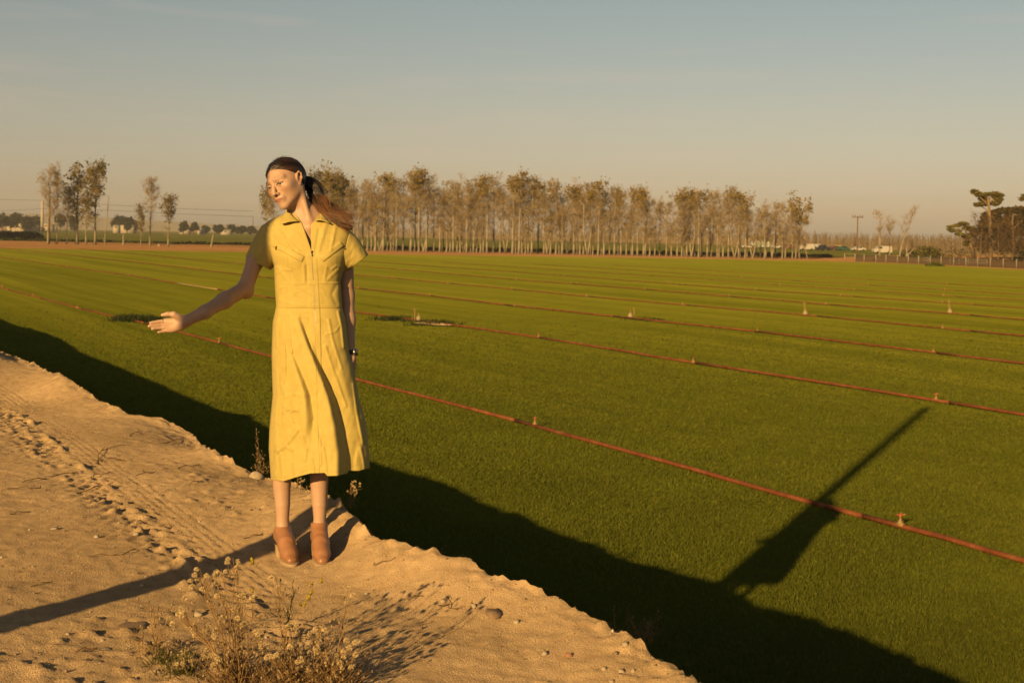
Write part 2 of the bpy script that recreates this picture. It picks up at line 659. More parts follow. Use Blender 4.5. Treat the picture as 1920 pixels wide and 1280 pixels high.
s_arr = np.concatenate([np.linspace(-14, 1.6, 40), np.arange(1.64, 9.0, 0.018), 9.0 + np.cumsum(0.018 * 1.004 ** np.arange(420))])
s_far = s_arr[-1] + np.cumsum(0.12 * 1.05 ** np.arange(75))
s_arr = np.concatenate([s_arr, s_far])
tp_arr = np.concatenate([-3.6 - np.cumsum(0.05 * 1.06 ** np.arange(40))[::-1], np.arange(-3.6, 0.0, 0.014), np.arange(0.0, 0.2, 0.02), np.linspace(0.22, 2.2, 24)])
SS, TP = np.meshgrid(s_arr, tp_arr, indexing='ij')
TT = TP + edge_t(s_arr)[:, None]
ZZ = road_height(SS, TT)
XX, YY = xy_of(SS, TT)
road = MB().grid(np.stack([XX, YY, ZZ], -1)).build('dirt_road', M_ROAD, kind='structure')
print('road verts', SS.size, 's end', s_arr[-1])

# green sod, out to a ragged far edge
far_px = np.array([(-900, 452), (-400, 459), (0, 465), (240, 469), (480, 473), (720, 477), (960, 480), (1300, 485), (1560, 490), (1750, 497), (1920, 506), (2200, 524), (2700, 566)], float)
far_pt = ground(far_px[:, 0], far_px[:, 1])
near_s = np.linspace(-30, 330, 60)
nx_, ny_ = xy_of(near_s, np.interp(near_s, [-30, 0, 330], [2.6, 2.6, 2.0]))
FEDGE = far_pt


def sheet(name, poly, z, mat):
    import bmesh
    bm = bmesh.new()
    vs = [bm.verts.new((p[0], p[1], z)) for p in poly]
    bm.faces.new(vs)
    bmesh.ops.triangulate(bm, faces=bm.faces[:])
    bmesh.ops.recalc_face_normals(bm, faces=bm.faces[:])
    for f in bm.faces:
        if f.normal.z < 0:
            f.normal_flip()
    me = bpy.data.meshes.new(name)
    bm.to_mesh(me)
    bm.free()
    me.materials.append(mat)
    o = bpy.data.objects.new(name, me)
    COL.objects.link(o)
    o['kind'] = 'structure'
    return o


_sg = np.linspace(0, 1, 160)
_fx = np.interp(_sg, np.linspace(0, 1, len(far_pt)), far_pt[:, 0]); _fy = np.interp(_sg, np.linspace(0, 1, len(far_pt)), far_pt[:, 1])
_fy = _fy + 0.9 * fbm(_fx * 0.12, _fx * 0, 3, 4)
poly = [(x, y) for x, y in zip(_fx, _fy)]
bx, by = xy_of(-40.0, 2.0)
bx2, by2 = xy_of(-40.0, 150.0)
kx, ky = xy_of(60.0, 1.5)
lx, ly = xy_of(230.0, 1.5)
field = sheet('sod_field', poly + [(float(bx2), float(by2)), (float(bx), float(by)), (float(kx), float(ky)), (float(lx), float(ly))], FZ, M_SOD)
strip = sheet('soil_strip', [(-420, 150), (420, 150), (420, 330), (-420, 330)], FZ - 0.04, M_STRIP)
soil = sheet('ground', [(-2650, -240), (2650, -240), (2650, 2740), (-2650, 2740)], FZ - 0.4, M_GROUND)

# grass blades of the mown sod, thinning out with distance
rng = np.random.RandomState(7)
NB = 620000
u = rng.rand(NB)
y0, y1 = 10.0, 62.0
Yb = 1.0 / (1 / y0 + u * (1 / y1 - 1 / y0))            # more of them close by
Xb = (rng.rand(NB) * 2 - 1) * (Yb * 0.415 + 0.3)
s_, t_ = st_of(np.stack([Xb, Yb], -1))
keep = (t_ > edge_t(s_) + 1.2) & (rng.rand(NB) > smoothstep(22, 62, Yb) * 0.97)
Xb, Yb = Xb[keep], Yb[keep]
n = len(Xb)
ang = rng.rand(n) * 2 * math.pi
wd = (0.0035 + 0.0032 * rng.rand(n)) * np.maximum(1.0, Yb / 13.0)
ht = (0.026 + 0.022 * rng.rand(n)) * (1 + 0.14 * fbm(Xb * 1.3, Yb * 1.3, 77, 3)) * (1 + 0.15 * np.clip(Yb / 30 - 0.5, 0, 1))
lean = 0.018 * rng.randn(n, 2) * np.maximum(1, Yb / 20)[:, None]
dx, dy = np.cos(ang) * wd, np.sin(ang) * wd
V = np.empty((n, 3, 3))
V[:, 0] = np.stack([Xb - dx, Yb - dy, np.full(n, FZ)], -1)
V[:, 1] = np.stack([Xb + dx, Yb + dy, np.full(n, FZ)], -1)
V[:, 2] = np.stack([Xb + lean[:, 0], Yb + lean[:, 1], FZ + ht], -1)
gcol = np.array([0.146, 0.162, 0.012])[None] * (0.80 + 0.40 * rng.rand(n, 1)) * (1 + 0.22 * fbm(Xb * 0.8, Yb * 0.8, 78, 4)[:, None])
yel = (rng.rand(n, 1) < 0.10)
gcol = np.where(yel, np.array([0.215, 0.205, 0.025])[None] * (0.7 + 0.6 * rng.rand(n, 1)), gcol)
MB().add(V.reshape(-1, 3), tris=np.arange(n * 3).reshape(-1, 3), col=np.repeat(gcol, 3, 0)).build('grass', M_BLADE, smooth=False, kind='stuff')
# ------------------------------------------------------------------ irrigation pipes on the field
def rust_setup(nt):
    a = nz(nt, 3.0, 5, 0.65)
    b = nz(nt, 40, 3, 0.6)
    c = ramp(nt, a, [(0.32, (0.17, 0.050, 0.018)), (0.5, (0.25, 0.078, 0.024)), (0.68, (0.33, 0.13, 0.05))])
    return mixc(nt, c, ramp(nt, b, [(0.35, (0.75, 0.7, 0.7)), (0.65, (1.1, 1.1, 1.1))]), 0.8, 'MULTIPLY'), None


M_RUST = principled('rusty_pipe', None, 0.75, 0.0, 0.15, setup=rust_setup)
M_PALE = principled('pale_pipe', (0.48, 0.31, 0.13), 0.55, 0.0, 0.4)
M_BRASS = principled('dull_brass', (0.36, 0.22, 0.075), 0.6, 0.0, 0.3)
M_ORANGE = principled('orange_head', (0.42, 0.13, 0.04), 0.5, 0.0, 0.4)
M_CONC = principled('pale_concrete', (0.42, 0.31, 0.16), 0.9)
PIPE_R = 0.033

_sp = MB()
_sp.tube([[0, 0, -0.02], [0, 0, 0.005], [0, 0, 0.05], [0, 0, 0.085]], [0.055, 0.05, 0.022, 0.018], 10)
_sp.tube([[-0.075, 0, -0.034], [0.075, 0, -0.034]], 0.044, 12)
_sp.tube([[0.03, -0.05, -0.02], [0.06, -0.085, -0.05], [0.03, -0.10, -0.07]], 0.016, 6)
ME_RISER = _sp.mesh('riser', M_BRASS)
_sp = MB()
_sp.tube([[0, 0, 0.08], [0, 0, 0.125]], [0.020, 0.024], 8)
_sp.tube([[-0.10, 0.01, 0.155], [-0.02, 0, 0.13], [0.03, 0, 0.122], [0.095, -0.01, 0.105]], [0.008, 0.014, 0.016, 0.018], 6)
_sp.tube([[0, 0, 0.12], [0.005, 0, 0.15], [-0.03, 0, 0.165]], 0.010, 6)
ME_NOZZLE = _sp.mesh('nozzle', M_ORANGE)
_cnt = {}

pipe_px = [
    ([(-150, 506), (0, 539), (62, 555), (145, 577), (270, 605), (411, 642), (500, 666), (665, 710), (1003, 797), (1300, 880), (1563, 953), (1688, 985), (1920, 1050), (2050, 1088)],
     [(4, 539), (62, 555), (145, 577), (411, 642), (1003, 797), (1688, 985)], 'nearest rust red irrigation pipe, crossing the turf just past the bank shadow'),
    ([(-150, 461), (0, 482), (125, 500), (241, 516), (307, 527), (393, 540), (500, 557), (668, 585), (785, 600), (1010, 632), (1300, 679), (1755, 750), (1920, 777), (2050, 798)],
     [(125, 500), (241, 516), (1010, 632), (1300, 679), (1755, 750)], 'rust red irrigation pipe with one pale length left of the outstretched arm'),
    ([(-100, 452), (22, 467), (168, 482), (252, 491), (355, 503), (491, 519), (671, 540), (806, 554), (965, 573), (1185, 596), (1420, 621), (1750, 660), (1920, 681), (2050, 697)],
     [(252, 491), (355, 503), (491, 519), (671, 540), (806, 554), (965, 573), (1420, 621), (1750, 660)], 'irrigation pipe with the valve standpipe right of the woman near mid picture'),
    ([(150, 466), (392, 489), (444, 494), (660, 515), (735, 521), (960, 542), (1100, 555), (1280, 571), (1510, 590), (1767, 615), (1920, 629), (2050, 641)],
     [(392, 489), (444, 494), (735, 521), (840, 531), (960, 542), (1100, 555), (1280, 571), (1767, 615)], 'fourth irrigation pipe from the bank, its valve standpipe under the far tree row end'),
    ([(480, 483), (749, 505), (968, 524), (1081, 532), (1210, 542), (1367, 555), (1548, 570), (1781, 587), (1920, 599), (2050, 609)],
     [(749, 505), (968, 524), (1081, 532), (1210, 542), (1367, 555), (1548, 570)], 'fifth irrigation pipe from the bank, its valve standpipe below the fence'),
    ([(650, 487), (892, 505), (968, 510), (1057, 517), (1280, 533), (1417, 543), (1576, 554), (1767, 567), (1920, 577), (2050, 586)],
     [(1057, 517), (1280, 533), (1417, 543), (1576, 554), (1767, 567)], 'sixth irrigation pipe from the bank, thin rust red line across the far turf'),
    ([(830, 492), (1100, 509), (1340, 525), (1462, 534), (1601, 543), (1769, 554), (1920, 563), (2050, 571)],
     [(1340, 525), (1462, 534), (1601, 543), (1769, 554)], 'seventh irrigation pipe from the bank, thin brown line on the far turf'),
    ([(1000, 495), (1220, 509), (1390, 520), (1628, 534), (1772, 543), (1920, 552), (2050, 560)],
     [(1390, 520), (1628, 534), (1772, 543)], 'eighth irrigation pipe from the bank, faint line on the far turf'),
    ([(1150, 497), (1380, 511), (1553, 520), (1776, 532), (1920, 540), (2050, 547)],
     [(1553, 520), (1776, 532)], 'farthest irrigation pipe, faint line nearest to the fence'),
]
for li, (pl, sp, lab) in enumerate(pipe_px):
    P = ground([p[0] for p in pl], [p[1] for p in pl], FZ + PIPE_R + 0.02)
    L = np.concatenate([[0], np.cumsum(np.linalg.norm(np.diff(P, axis=0), axis=1))])
    root = thing('irrigation_pipe', lab, 'pipe', tuple(P[len(P) // 2]), group='irrigation pipes laid across the sod')
    o0 = np.array(P[len(P) // 2])
    SPR = ground([p[0] for p in sp], [p[1] for p in sp], FZ + PIPE_R + 0.02)
    # joints every 30 feet, locked to the first visible sprinkler
    s0 = np.interp(SPR[len(SPR) // 2][0], P[:, 0], L)
    joints = np.arange(s0 - math.floor(s0 / 9.144) * 9.144, L[-1], 9.144)
    joints = np.concatenate([[0.0], joints, [L[-1]]])
    rs = random.Random(li)
    for a, b in zip(joints[:-1], joints[1:]):
        if b - a < 0.3:
            continue
        k = np.linspace(a + 0.01, b - 0.01, 6)
        pts = np.stack([np.interp(k, L, P[:, j]) for j in range(3)], -1)
        pts[1:-1, 2] += np.array([rs.uniform(-0.008, 0.01) for _ in range(4)])
        mx = to_px(pts[2])[0]
        pale = li == 1 and 300 < to_px(pts[2:4].mean(0))[0] < 395
        rr = PIPE_R * (1.0 if li < 3 else 0.9 if li < 5 else 0.7)
        MB().tube(pts - o0, rr, 10 if li < 2 else 7).build('pipe_segment', M_PALE if pale else M_RUST, root)
    for q in SPR:
        p = link_mesh('sprinkler', ME_RISER, root, tuple(q + np.array([0, 0, PIPE_R]) - o0), math.atan2(AX[1], AX[0]) + rs.uniform(-0.1, 0.1), (0.8, 0.8, 0.8) if li < 2 else (0.75, 0.75, 0.75))
        nzl = link_mesh('nozzle', ME_NOZZLE, p, (0, 0, 0), rs.uniform(-1.2, 1.2))


def weed_mesh(name, pts, h, col, seed, blades=26, spread=0.18, w=0.012):
    rng = np.random.RandomState(seed)
    m = MB()
    for (x, y) in pts:
        k = blades
        a = rng.rand(k) * 6.283
        b0 = np.stack([x + rng.randn(k) * spread * 0.5, y + rng.randn(k) * spread * 0.5, np.full(k, FZ)], -1)
        l = h * (0.5 + 0.6 * rng.rand(k))
        tip = b0 + np.stack([np.cos(a) * l * 0.5, np.sin(a) * l * 0.5, l], -1)
        sd = np.stack([-np.sin(a), np.cos(a), np.zeros(k)], -1) * w
        V = np.stack([b0 - sd, b0 + sd, tip], 1)
        c = np.array(col)[None] * (0.6 + 0.8 * rng.rand(k, 1))
        m.add(V.reshape(-1, 3), tris=np.arange(3 * k).reshape(-1, 3), col=np.repeat(c, 3, 0))
    return m


def standpipe(px, py, dxp, lab, hgt):
    b = ground(px, py, FZ)
    r = thing('valve_standpipe', lab, 'standpipe', tuple(b), group='valve standpipes on the pipes')
    MB().tube([[0, 0, -0.05], [0, 0, 0.10], [0, 0, 0.22], [0, 0, 0.25]], [0.13, 0.12, 0.07, 0.02], 10).build('base', M_CONC, r)
    m = MB().tube([[dxp, 0.05, -0.05], [dxp, 0.05, hgt]], 0.022, 8)
    m.tube([[dxp - 0.09, 0.05, hgt], [dxp + 0.09, 0.05, hgt]], 0.014, 6)
    m.build('riser', M_BRASS, r)
    MB().tube([[0, 0, 0.22], [0, 0, 0.33]], 0.018, 6).tube([[-0.05, 0, 0.33], [0.05, 0, 0.33]], 0.014, 6).build('valve_stem', M_BRASS, r)


standpipe(785, 603, -0.16, 'pale valve standpipe in the weeds beside the bare patch', 0.50)
standpipe(1182, 597, 0.16, 'pale valve standpipe alone on the third pipe with thin riser at its right', 0.46)
standpipe(1510, 591, -0.03, 'pale valve standpipe on the fourth pipe', 0.58)
standpipe(1781, 588, -0.03, 'farthest pale valve standpipe, on the fifth pipe below the fence', 0.66)

rs = np.random.RandomState(3)


def patch(px0, px1, py0, py1, n):
    q = ground(px0 + (px1 - px0) * rs.rand(n), py0 + (py1 - py0) * rs.rand(n), FZ)
    return q[:, :2]


M_WEEDG = principled('weed_green', None, 0.7, spec=0.2, setup=blade_setup, trans=0.25)
c0 = ground(770, 603)
m = weed_mesh('w', np.concatenate([patch(715, 770, 596, 602, 26), patch(770, 850, 603, 611, 22)]), 0.16, (0.05, 0.062, 0.012), 5, 18, 0.5, 0.03)
m.build('weed_patch', M_WEEDG, smooth=False, origin=tuple(c0), kind='stuff')
c0 = ground(255, 601)
m = weed_mesh('w', np.concatenate([patch(224, 283, 596, 603, 40), patch(250, 282, 600, 605, 20)]), 0.22, (0.045, 0.060, 0.014), 6, 18, 0.45, 0.03)
m.build('weed_patch', M_WEEDG, smooth=False, origin=tuple(c0), kind='stuff')
c0 = ground(1225, 601)
m = weed_mesh('w', patch(1190, 1245, 598, 602, 16), 0.10, (0.05, 0.062, 0.012), 8, 14, 0.5, 0.03)
m.build('weed_patch', M_WEEDG, smooth=False, origin=tuple(c0), kind='stuff')
_a = np.linspace(0, 2 * math.pi, 30, endpoint=False)
bpx = 812 + np.cos(_a) * 32 * (1 + 0.2 * np.sin(3 * _a)); bpy_ = 606.5 + np.sin(_a) * 2.2 * (1 + 0.2 * np.sin(2 * _a)) + 0.06 * (bpx - 812)
bp = ground(bpx, bpy_, FZ + 0.06)
bare = MB()
bare.add(np.concatenate([bp, bp.mean(0, keepdims=True)]), tris=[[i, (i + 1) % 30, 30] for i in range(30)])
bare.build('bare_patch', M_ROAD, kind='structure')
# ------------------------------------------------------------------ trees, far field, buildings
def bark_setup(nt):
    a = nz(nt, 1.6, 4, 0.6, mapscale=(1, 1, 0.35))
    return ramp(nt, a, [(0.36, (0.20, 0.145, 0.085)), (0.48, (0.38, 0.305, 0.20)), (0.7, (0.52, 0.43, 0.30))]), None


M_BARK = principled('pale_bark', None, 0.85, spec=0.15, setup=bark_setup)
M_DBARK = principled('brown_bark', (0.20, 0.13, 0.075), 0.9, spec=0.1)
M_TWIG = principled('bare_twigs', (0.46, 0.33, 0.17), 0.9, spec=0.1)
M_LEAF = principled('autumn_leaves', None, 0.7, spec=0.15, setup=blade_setup, trans=0.3)


def leaf_quads(m, C, size, rng, cols, flat=0.0):
    """small leaf-sized faces at the points C"""
    n = len(C)
    a = rng.randn(n, 3); b = rng.randn(n, 3)
    if flat:
        a[:, 2] *= 1 - flat; b[:, 2] *= 1 - flat
    a /= np.linalg.norm(a, axis=1, keepdims=True)
    b -= a * (a * b).sum(1, keepdims=True)
    b /= np.linalg.norm(b, axis=1, keepdims=True)
    s = size * (0.6 + 0.8 * rng.rand(n, 1))
    V = np.stack([C - a * s * 0.5, C + b * s * 0.38, C + a * s * 0.55, C - b * s * 0.38], 1)
    c = np.asarray(cols)[rng.randint(0, len(cols), n)] * (0.65 + 0.7 * rng.rand(n, 1))
    m.add(V.reshape(-1, 3), quads=np.arange(4 * n).reshape(-1, 4), col=np.repeat(c, 4, 0))


LEAFC = [(0.32, 0.22, 0.022), (0.40, 0.265, 0.026), (0.20, 0.155, 0.02), (0.44, 0.275, 0.03)]
LEAFG = [(0.13, 0.11, 0.018), (0.20, 0.15, 0.02), (0.07, 0.07, 0.015), (0.28, 0.19, 0.025)]


def make_tree(name, seed, h=14.0, r0=0.17, crown=0.22, spread=1.5, limbs=14, twigs=260, leaf=0, leaf_lo=0.75, leafcols=LEAFC, twigmat=None,
              lean=(0.0, 0.0), fork=0, top=1.0, leaf_size=0.34, trunkmat=None, bark_h=1.0):
    """a slender row tree: trunk with limbs, bare twigs, leaf clumps near the top"""
    rng = np.random.RandomState(seed)
    tr = MB(); tw = MB(); lf = MB()
    leaders = []
    k = 1 + fork
    for f in range(k):
        z = np.linspace(0, h * (0.97 if f == 0 else rng.uniform(0.6, 0.95)), 9)
        q = z / h
        ox = lean[0] * h * q ** 1.3; oy = lean[1] * h * q ** 1.3
        if k > 1:
            sg = (-1) ** f
            ox = ox + sg * h * 0.055 * np.minimum(q * 3.2, 1) ** 0.8 + sg * 0.02 * h * q
            oy = oy + rng.uniform(-0.02, 0.02) * h * q
        wob = np.cumsum(rng.randn(9, 2) * 0.010 * h / 3, axis=0)
        P = np.stack([ox + wob[:, 0] * q, oy + wob[:, 1] * q, z], -1)
        rr = r0 * (1 - q) ** 0.8 + 0.025
        rr[0] *= 1.55; rr[1] *= 1.05
        tr.tube(P, rr, 7)
        leaders.append(P)
    ends = []
    for i in range(limbs):
        P = leaders[i % k]
        q = crown + (0.93 - crown) * rng.rand() ** 0.8
        zz = q * P[-1, 2]
        base = np.array([np.interp(zz, P[:, 2], P[:, j]) for j in range(3)])
        a = rng.rand() * 6.283
        L = spread * (1.0 - 0.5 * q) * rng.uniform(0.7, 1.4)
        up = rng.uniform(0.9, 1.9)
        d = np.array([math.cos(a), math.sin(a), up])
        pts = [base, base + d * L * 0.5 * np.array([1, 1, 0.85]), base + d * L * np.array([0.85, 0.85, 1.0])]
        r1 = r0 * 0.30 * (1 - q) + 0.018
        tr.tube(pts, [r1, r1 * 0.7, 0.012], 5, cap=False)
        ends.append((pts[1], d)); ends.append((pts[2], d))
    for P in leaders:
        for q in np.linspace(crown, 0.99, 6):
            zz = q * P[-1, 2]
            ends.append((np.array([np.interp(zz, P[:, 2], P[:, j]) for j in range(3)]), np.array([0, 0, 1.0])))
    tips = []
    E = len(ends)
    for i in range(twigs):
        b, d = ends[rng.randint(E)]
        a = rng.rand() * 6.283
        L = rng.uniform(0.5, 1.5) * (h / 14.0) ** 0.5
        up = rng.uniform(0.2, 1.6)
        v = np.array([math.cos(a), math.sin(a), up]); v /= np.linalg.norm(v)
        j = b + rng.randn(3) * 0.12
        e1 = j + v * L * 0.55
        e2 = e1 + (v + np.array([0, 0, 0.35]) + rng.randn(3) * 0.25) * L * 0.5
        r = rng.uniform(0.014, 0.025)
        tw.tube([j, e1, e2], [r, r * 0.8, r * 0.4], 3, cap=False)
        tips.append(e1); tips.append(e2)
        for _ in range(2):
            vv = v + rng.randn(3) * 0.7
            tw.tube([e1, e1 + vv * L * 0.4], [r * 0.7, r * 0.35], 3, cap=False)
            tips.append(e1 + vv * L * 0.4)
    tips = np.array(tips)
    res = {'trunk': tr.mesh('trunk', trunkmat or M_BARK), 'twigs': tw.mesh('twigs', twigmat or M_TWIG, smooth=False)}
    if leaf:
        zt = tips[:, 2] / h
        w = np.clip((zt - leaf_lo) / 0.18, 0.015, 1)
        # clumps: some twigs keep their leaves, others are bare
        cl = fbm(tips[:, 0] * 0.9 + seed, tips[:, 2] * 0.6 + tips[:, 1], seed, 2)
        w = w * np.clip(0.5 + 1.6 * cl, 0.02, 1.2)
        w /= w.sum()
        idx = rng.choice(len(tips), leaf, p=w)
        C = tips[idx] + rng.randn(leaf, 3) * 0.16
        leaf_quads(lf, C, leaf_size, rng, leafcols)
        res['foliage'] = lf.mesh('foliage', M_LEAF, smooth=False)
    res['h'] = h
    return res


def place_tree(name, parts, label, group, base, H, rz, cat='tree', wide=1.0):
    # scaled copies share their mesh data
    t = thing(name, label, cat, tuple(base), rz, group)
    s = H / parts['h']
    sc = (s * wide, s * wide, s)
    for k in ('trunk', 'twigs', 'foliage'):
        if k in parts:
            link_mesh(k, parts[k], t, scale=sc, **({'kind': 'stuff'} if k != 'trunk' else {}))
    return t


VAR = {
    'bare': [make_tree('t', 10 + i, 14, 0.16, 0.26, 2.4, 20, 480, 50, 0.75) for i in range(4)] +
            [make_tree('t', 20, 14, 0.15, 0.22, 2.5, 20, 480, 30, 0.7, fork=1)],
    'top': [make_tree('t', 30 + i, 14, 0.17, 0.26, 2.4, 20, 460, 420, 0.76) for i in range(4)] +
           [make_tree('t', 36, 14, 0.15, 0.24, 2.5, 20, 460, 420, 0.74, fork=1)],
    'short': [make_tree('t', 40 + i, 6.5, 0.14, 0.30, 2.0, 16, 420, 30, 0.4) for i in range(3)],
    'leafy': [make_tree('t', 50 + i, 13, 0.17, 0.20, 2.3, 24, 420, 1000, 0.30, LEAFG) for i in range(3)],
    'end': [make_tree('t', 60, 11, 0.2, 0.22, 2.9, 26, 460, 900, 0.52, LEAFC, leaf_size=0.36)],
    'lean': [make_tree('t', 61, 8, 0.13, 0.25, 1.8, 14, 260, 60, 0.7, lean=(-0.28, 0))],
}
GZ = FZ - 0.04
GROUP_ROW = 'slender bare trees in the far windbreak row'


def row_y(x):
    return 470.0 + (x - 665.0) * 0.0190


env_x = [480, 500, 520, 590, 625, 655, 690, 710, 740, 765, 785, 800, 825, 850, 870, 905, 930, 960, 975, 1000, 1040, 1075, 1110, 1130, 1150, 1190, 1215, 1230, 1260, 1300, 1330, 1370, 1390, 1402, 1450, 1470, 1500, 1520]
env_y = [390, 352, 372, 326, 329, 340, 332, 329, 328, 325, 330, 331, 352, 337, 341, 336, 338, 335, 332, 341, 346, 352, 345, 352, 357, 358, 366, 368, 365, 362, 367, 360, 366, 384, 385, 383, 380, 392]
row = [(497, 'leafy'), (513, 'bare'), (590, 'leafy'), (603, 'top'), (616, 'top'), (628, 'leafy'), (641, 'top'), (655, 'bare'), (668, 'bare'),
       (690, 'bare'), (704.5, 'short'), (719, 'top'), (732, 'short'), (744, 'bare'), (771, 'top'), (786, 'top'), (799, 'bare'), (824, 'bare'), (837, 'short'), (849.5, 'bare'),
       (862.5, 'short'), (875, 'bare'), (887.5, 'bare'), (901, 'short'), (913, 'top'), (937.5, 'bare'), (961, 'top'), (973, 'top'), (985, 'short'), (997, 'top'), (1019.5, 'bare'),
       (1032, 'short'), (1042.5, 'top'), (1054, 'short'), (1076, 'top'), (1088, 'bare'), (1101, 'top'), (1112, 'short'), (1121, 'top'), (1132.5, 'short'), (1152.5, 'top'), (1165, 'bare'),
       (1175.5, 'short'), (1187, 'top'), (1196, 'bare'), (1205, 'top'), (1217, 'short'), (1227.5, 'bare'), (1248, 'bare'), (1258, 'short'), (1268, 'top'), (1277, 'short'), (1288, 'top'),
       (1298, 'bare'), (1309, 'top'), (1317, 'short'), (1327, 'top'), (1344, 'bare'), (1355.5, 'short'), (1364, 'top'), (1374.5, 'bare'), (1383, 'top'), (1394.5, 'top'), (1410.5, 'bare'),
       (1419, 'short'), (1430.5, 'bare'), (1438, 'short'), (1447.5, 'bare'), (1466, 'bare'), (1474, 'short'), (1482.5, 'bare'), (1491, 'short'), (1501, 'end'), (1515, 'lean')]
rt = random.Random(11)
row = [(x, k, 0.0) for x, k in row]
for (a, b) in list(zip(row[:-1], row[1:])):
    if a[0] > 585 and b[0] - a[0] > 10.5 and b[0] < 1495:  # a second, staggered line of trees closes the gaps
        row.append((a[0] + (b[0] - a[0]) * rt.uniform(0.42, 0.58), 'bare', 1.0))
row.sort()
SFX = {1: 'st', 2: 'nd', 3: 'rd'}


def nth(i):
    return '%d%s' % (i, 'th' if 10 <= i % 100 <= 20 else SFX.get(i % 10, 'th'))


KINDLAB = {'bare': 'tall bare pale tree', 'top': 'tall yellow topped tree', 'short': 'short bare pale tree',
           'leafy': 'tall tree still in olive leaf', 'end': 'broad tree with a yellow leafy crown', 'lean': 'low bare tree leaning left'}
nrow = len(row)
for i, (x, kind, back) in enumerate(row):
    yb = row_y(x) - 0.9 * back
    b = ground(x, yb, GZ)
    b = b + np.array([0, rt.uniform(-1.5, 1.5), 0])
    Y = b[1]
    topy = float(np.interp(x, env_x, env_y))
    if kind == 'short':
        topy = yb - (yb - topy) * rt.uniform(0.36, 0.62)
    elif kind == 'bare':
        topy = yb - (yb - topy) * rt.uniform(0.86, 1.0)
    elif kind == 'lean':
        topy = yb - 42
    H = (yb - topy) / FPX * Y * 0.985
    from_right = nrow - i
    lab = '%s, %s from the right end of the far row' % (KINDLAB[kind], nth(from_right))
    if kind == 'end':
        lab = 'broad tree with a yellow leafy crown closing the right end of the far row'
    if kind == 'lean':
        lab = 'low bare tree leaning left at the very right end of the far row'
    vs = VAR[kind]
    place_tree('row_tree', vs[i % len(vs)], lab, GROUP_ROW, b, H, 0 if kind == 'lean' else rt.uniform(0, 6.28), wide=rt.uniform(0.9, 1.15))

# the broken row further left
left = [(90, 458, 318, 'bare', 'tall bare tree with pale trunk, leftmost of the row', 1.0), (106, 458, 322, 'bare', 'bare tree close beside the wooden pole', 0.9),
        (125, 458, 358, 'bare', 'thin half bare tree left of the tallest leafy one', 1.0), (144, 458, 309, 'leafy', 'tallest leafy tree of the left clump, thick pale trunk', 1.15),
        (161, 459, 360, 'leafy', 'slim leafy tree just right of the thick pale trunk', 0.9), (178, 459, 314, 'leafy', 'leafy tree with dark trunk at the right of the left clump', 1.0),
        (264, 461, 383, 'leafy', 'pale slender tree, first of the three in the gap', 0.8), (281, 461, 332, 'bare', 'tallest of the three trees in the gap, thin bare top', 0.9),
        (315, 463, 372, 'leafy', 'leafy pale tree, rightmost of the three in the gap', 1.05)]
for i, (x, yb, yt, kind, lab, wd) in enumerate(left):
    b = ground(x, yb, GZ)
    vs = VAR[kind]
    place_tree('row_tree', vs[(i + 1) % len(vs)], lab, GROUP_ROW, b, (yb - yt) / FPX * b[1] * 0.985, rt.uniform(0, 6.28), wide=wd)


def stump(px, yb, yt, lab, lean=0.0, r=0.22, arms=(), twig=0):
    b = ground(px, yb, GZ)
    H = (yb - yt) / FPX * b[1]
    t = thing('dead_tree', lab, 'dead tree', tuple(b), 0, 'dead trunks and stumps along the soil strip')
    m = MB().tube([[0, 0, -0.1], [0.02, 0, 0.25 * H], [lean * H * 0.5, 0, 0.6 * H], [lean * H, 0, H]], [r * 1.4, r, r * 0.8, r * 0.55], 8)
    m.build('trunk', M_BARK, t)
    for (ax, az, ar) in arms:
        MB().tube([[0, 0, 0.12 * H], [ax * 0.35, 0.05, az * 0.45], [ax, 0.1, az]], [ar, ar * 0.8, ar * 0.4], 7).build('branch', M_BARK, t)
    if twig:
        rng = np.random.RandomState(twig)
        m = MB()
        for _ in range(40):
            z = rng.uniform(0.45, 1.0) * H
            d = rng.randn(3) * 0.4 + np.array([0, 0, 0.5])
            m.tube([[lean * z, 0, z], [lean * z + d[0] * 0.7, d[1] * 0.7, z + d[2]]], [0.02, 0.01], 3, cap=False)
        m.build('twigs', M_TWIG, t, smooth=False, kind='stuff')
    return t


stump(197, 459.5, 366, 'thin dead spar with a few twigs right of the left clump', 0.06, 0.13, ((-0.6, 1.6, 0.1),), 3)
stump(231, 459.5, 437, 'grey broken stump between the two left groups of trees', 0.0, 0.2)
stump(298, 461.5, 457, 'low sawn stump between two of the three gap trees', 0.0, 0.28)
stump(396, 464.5, 439, 'pale broken trunk standing alone left of the woman', 0.14, 0.17, ((0.25, 0.9, 0.1),))

# ---- utility poles and cables
M_POLE = principled('weathered_pole', (0.22, 0.135, 0.075), 0.9, spec=0.1)
M_WIRE = principled('dark_cable', (0.05, 0.04, 0.03), 0.7)


def pole(px, yb, yt, lab, r=0.16, arm=0.0, Y=None, dz=0.0):
    b = ground(px, yb, GZ) if Y is None else at_depth(px, yb, Y)
    H = (yb - yt) / FPX * b[1]
    t = thing('utility_pole', lab, 'utility pole', tuple(b), 0, 'wooden utility poles on the plain')
    MB().tube([[0, 0, -0.2], [0, 0, H * 0.5], [0, 0, H]], [r * 1.15, r, r * 0.75], 8).build('shaft', M_POLE, t)
    if arm:
        MB().box((0, 0, H - 0.25), (arm * 2, 0.12, 0.16)).build('crossarm', M_POLE, t)
        for q in (-0.92, -0.45, 0.45, 0.92):
            MB().tube([[q * arm, 0, H - 0.17], [q * arm, 0, H + 0.12], [q * arm, 0, H + 0.2]], [0.05, 0.09, 0.03], 7).build('insulator', M_POLE, t)
    return b + np.array([0, 0, H])


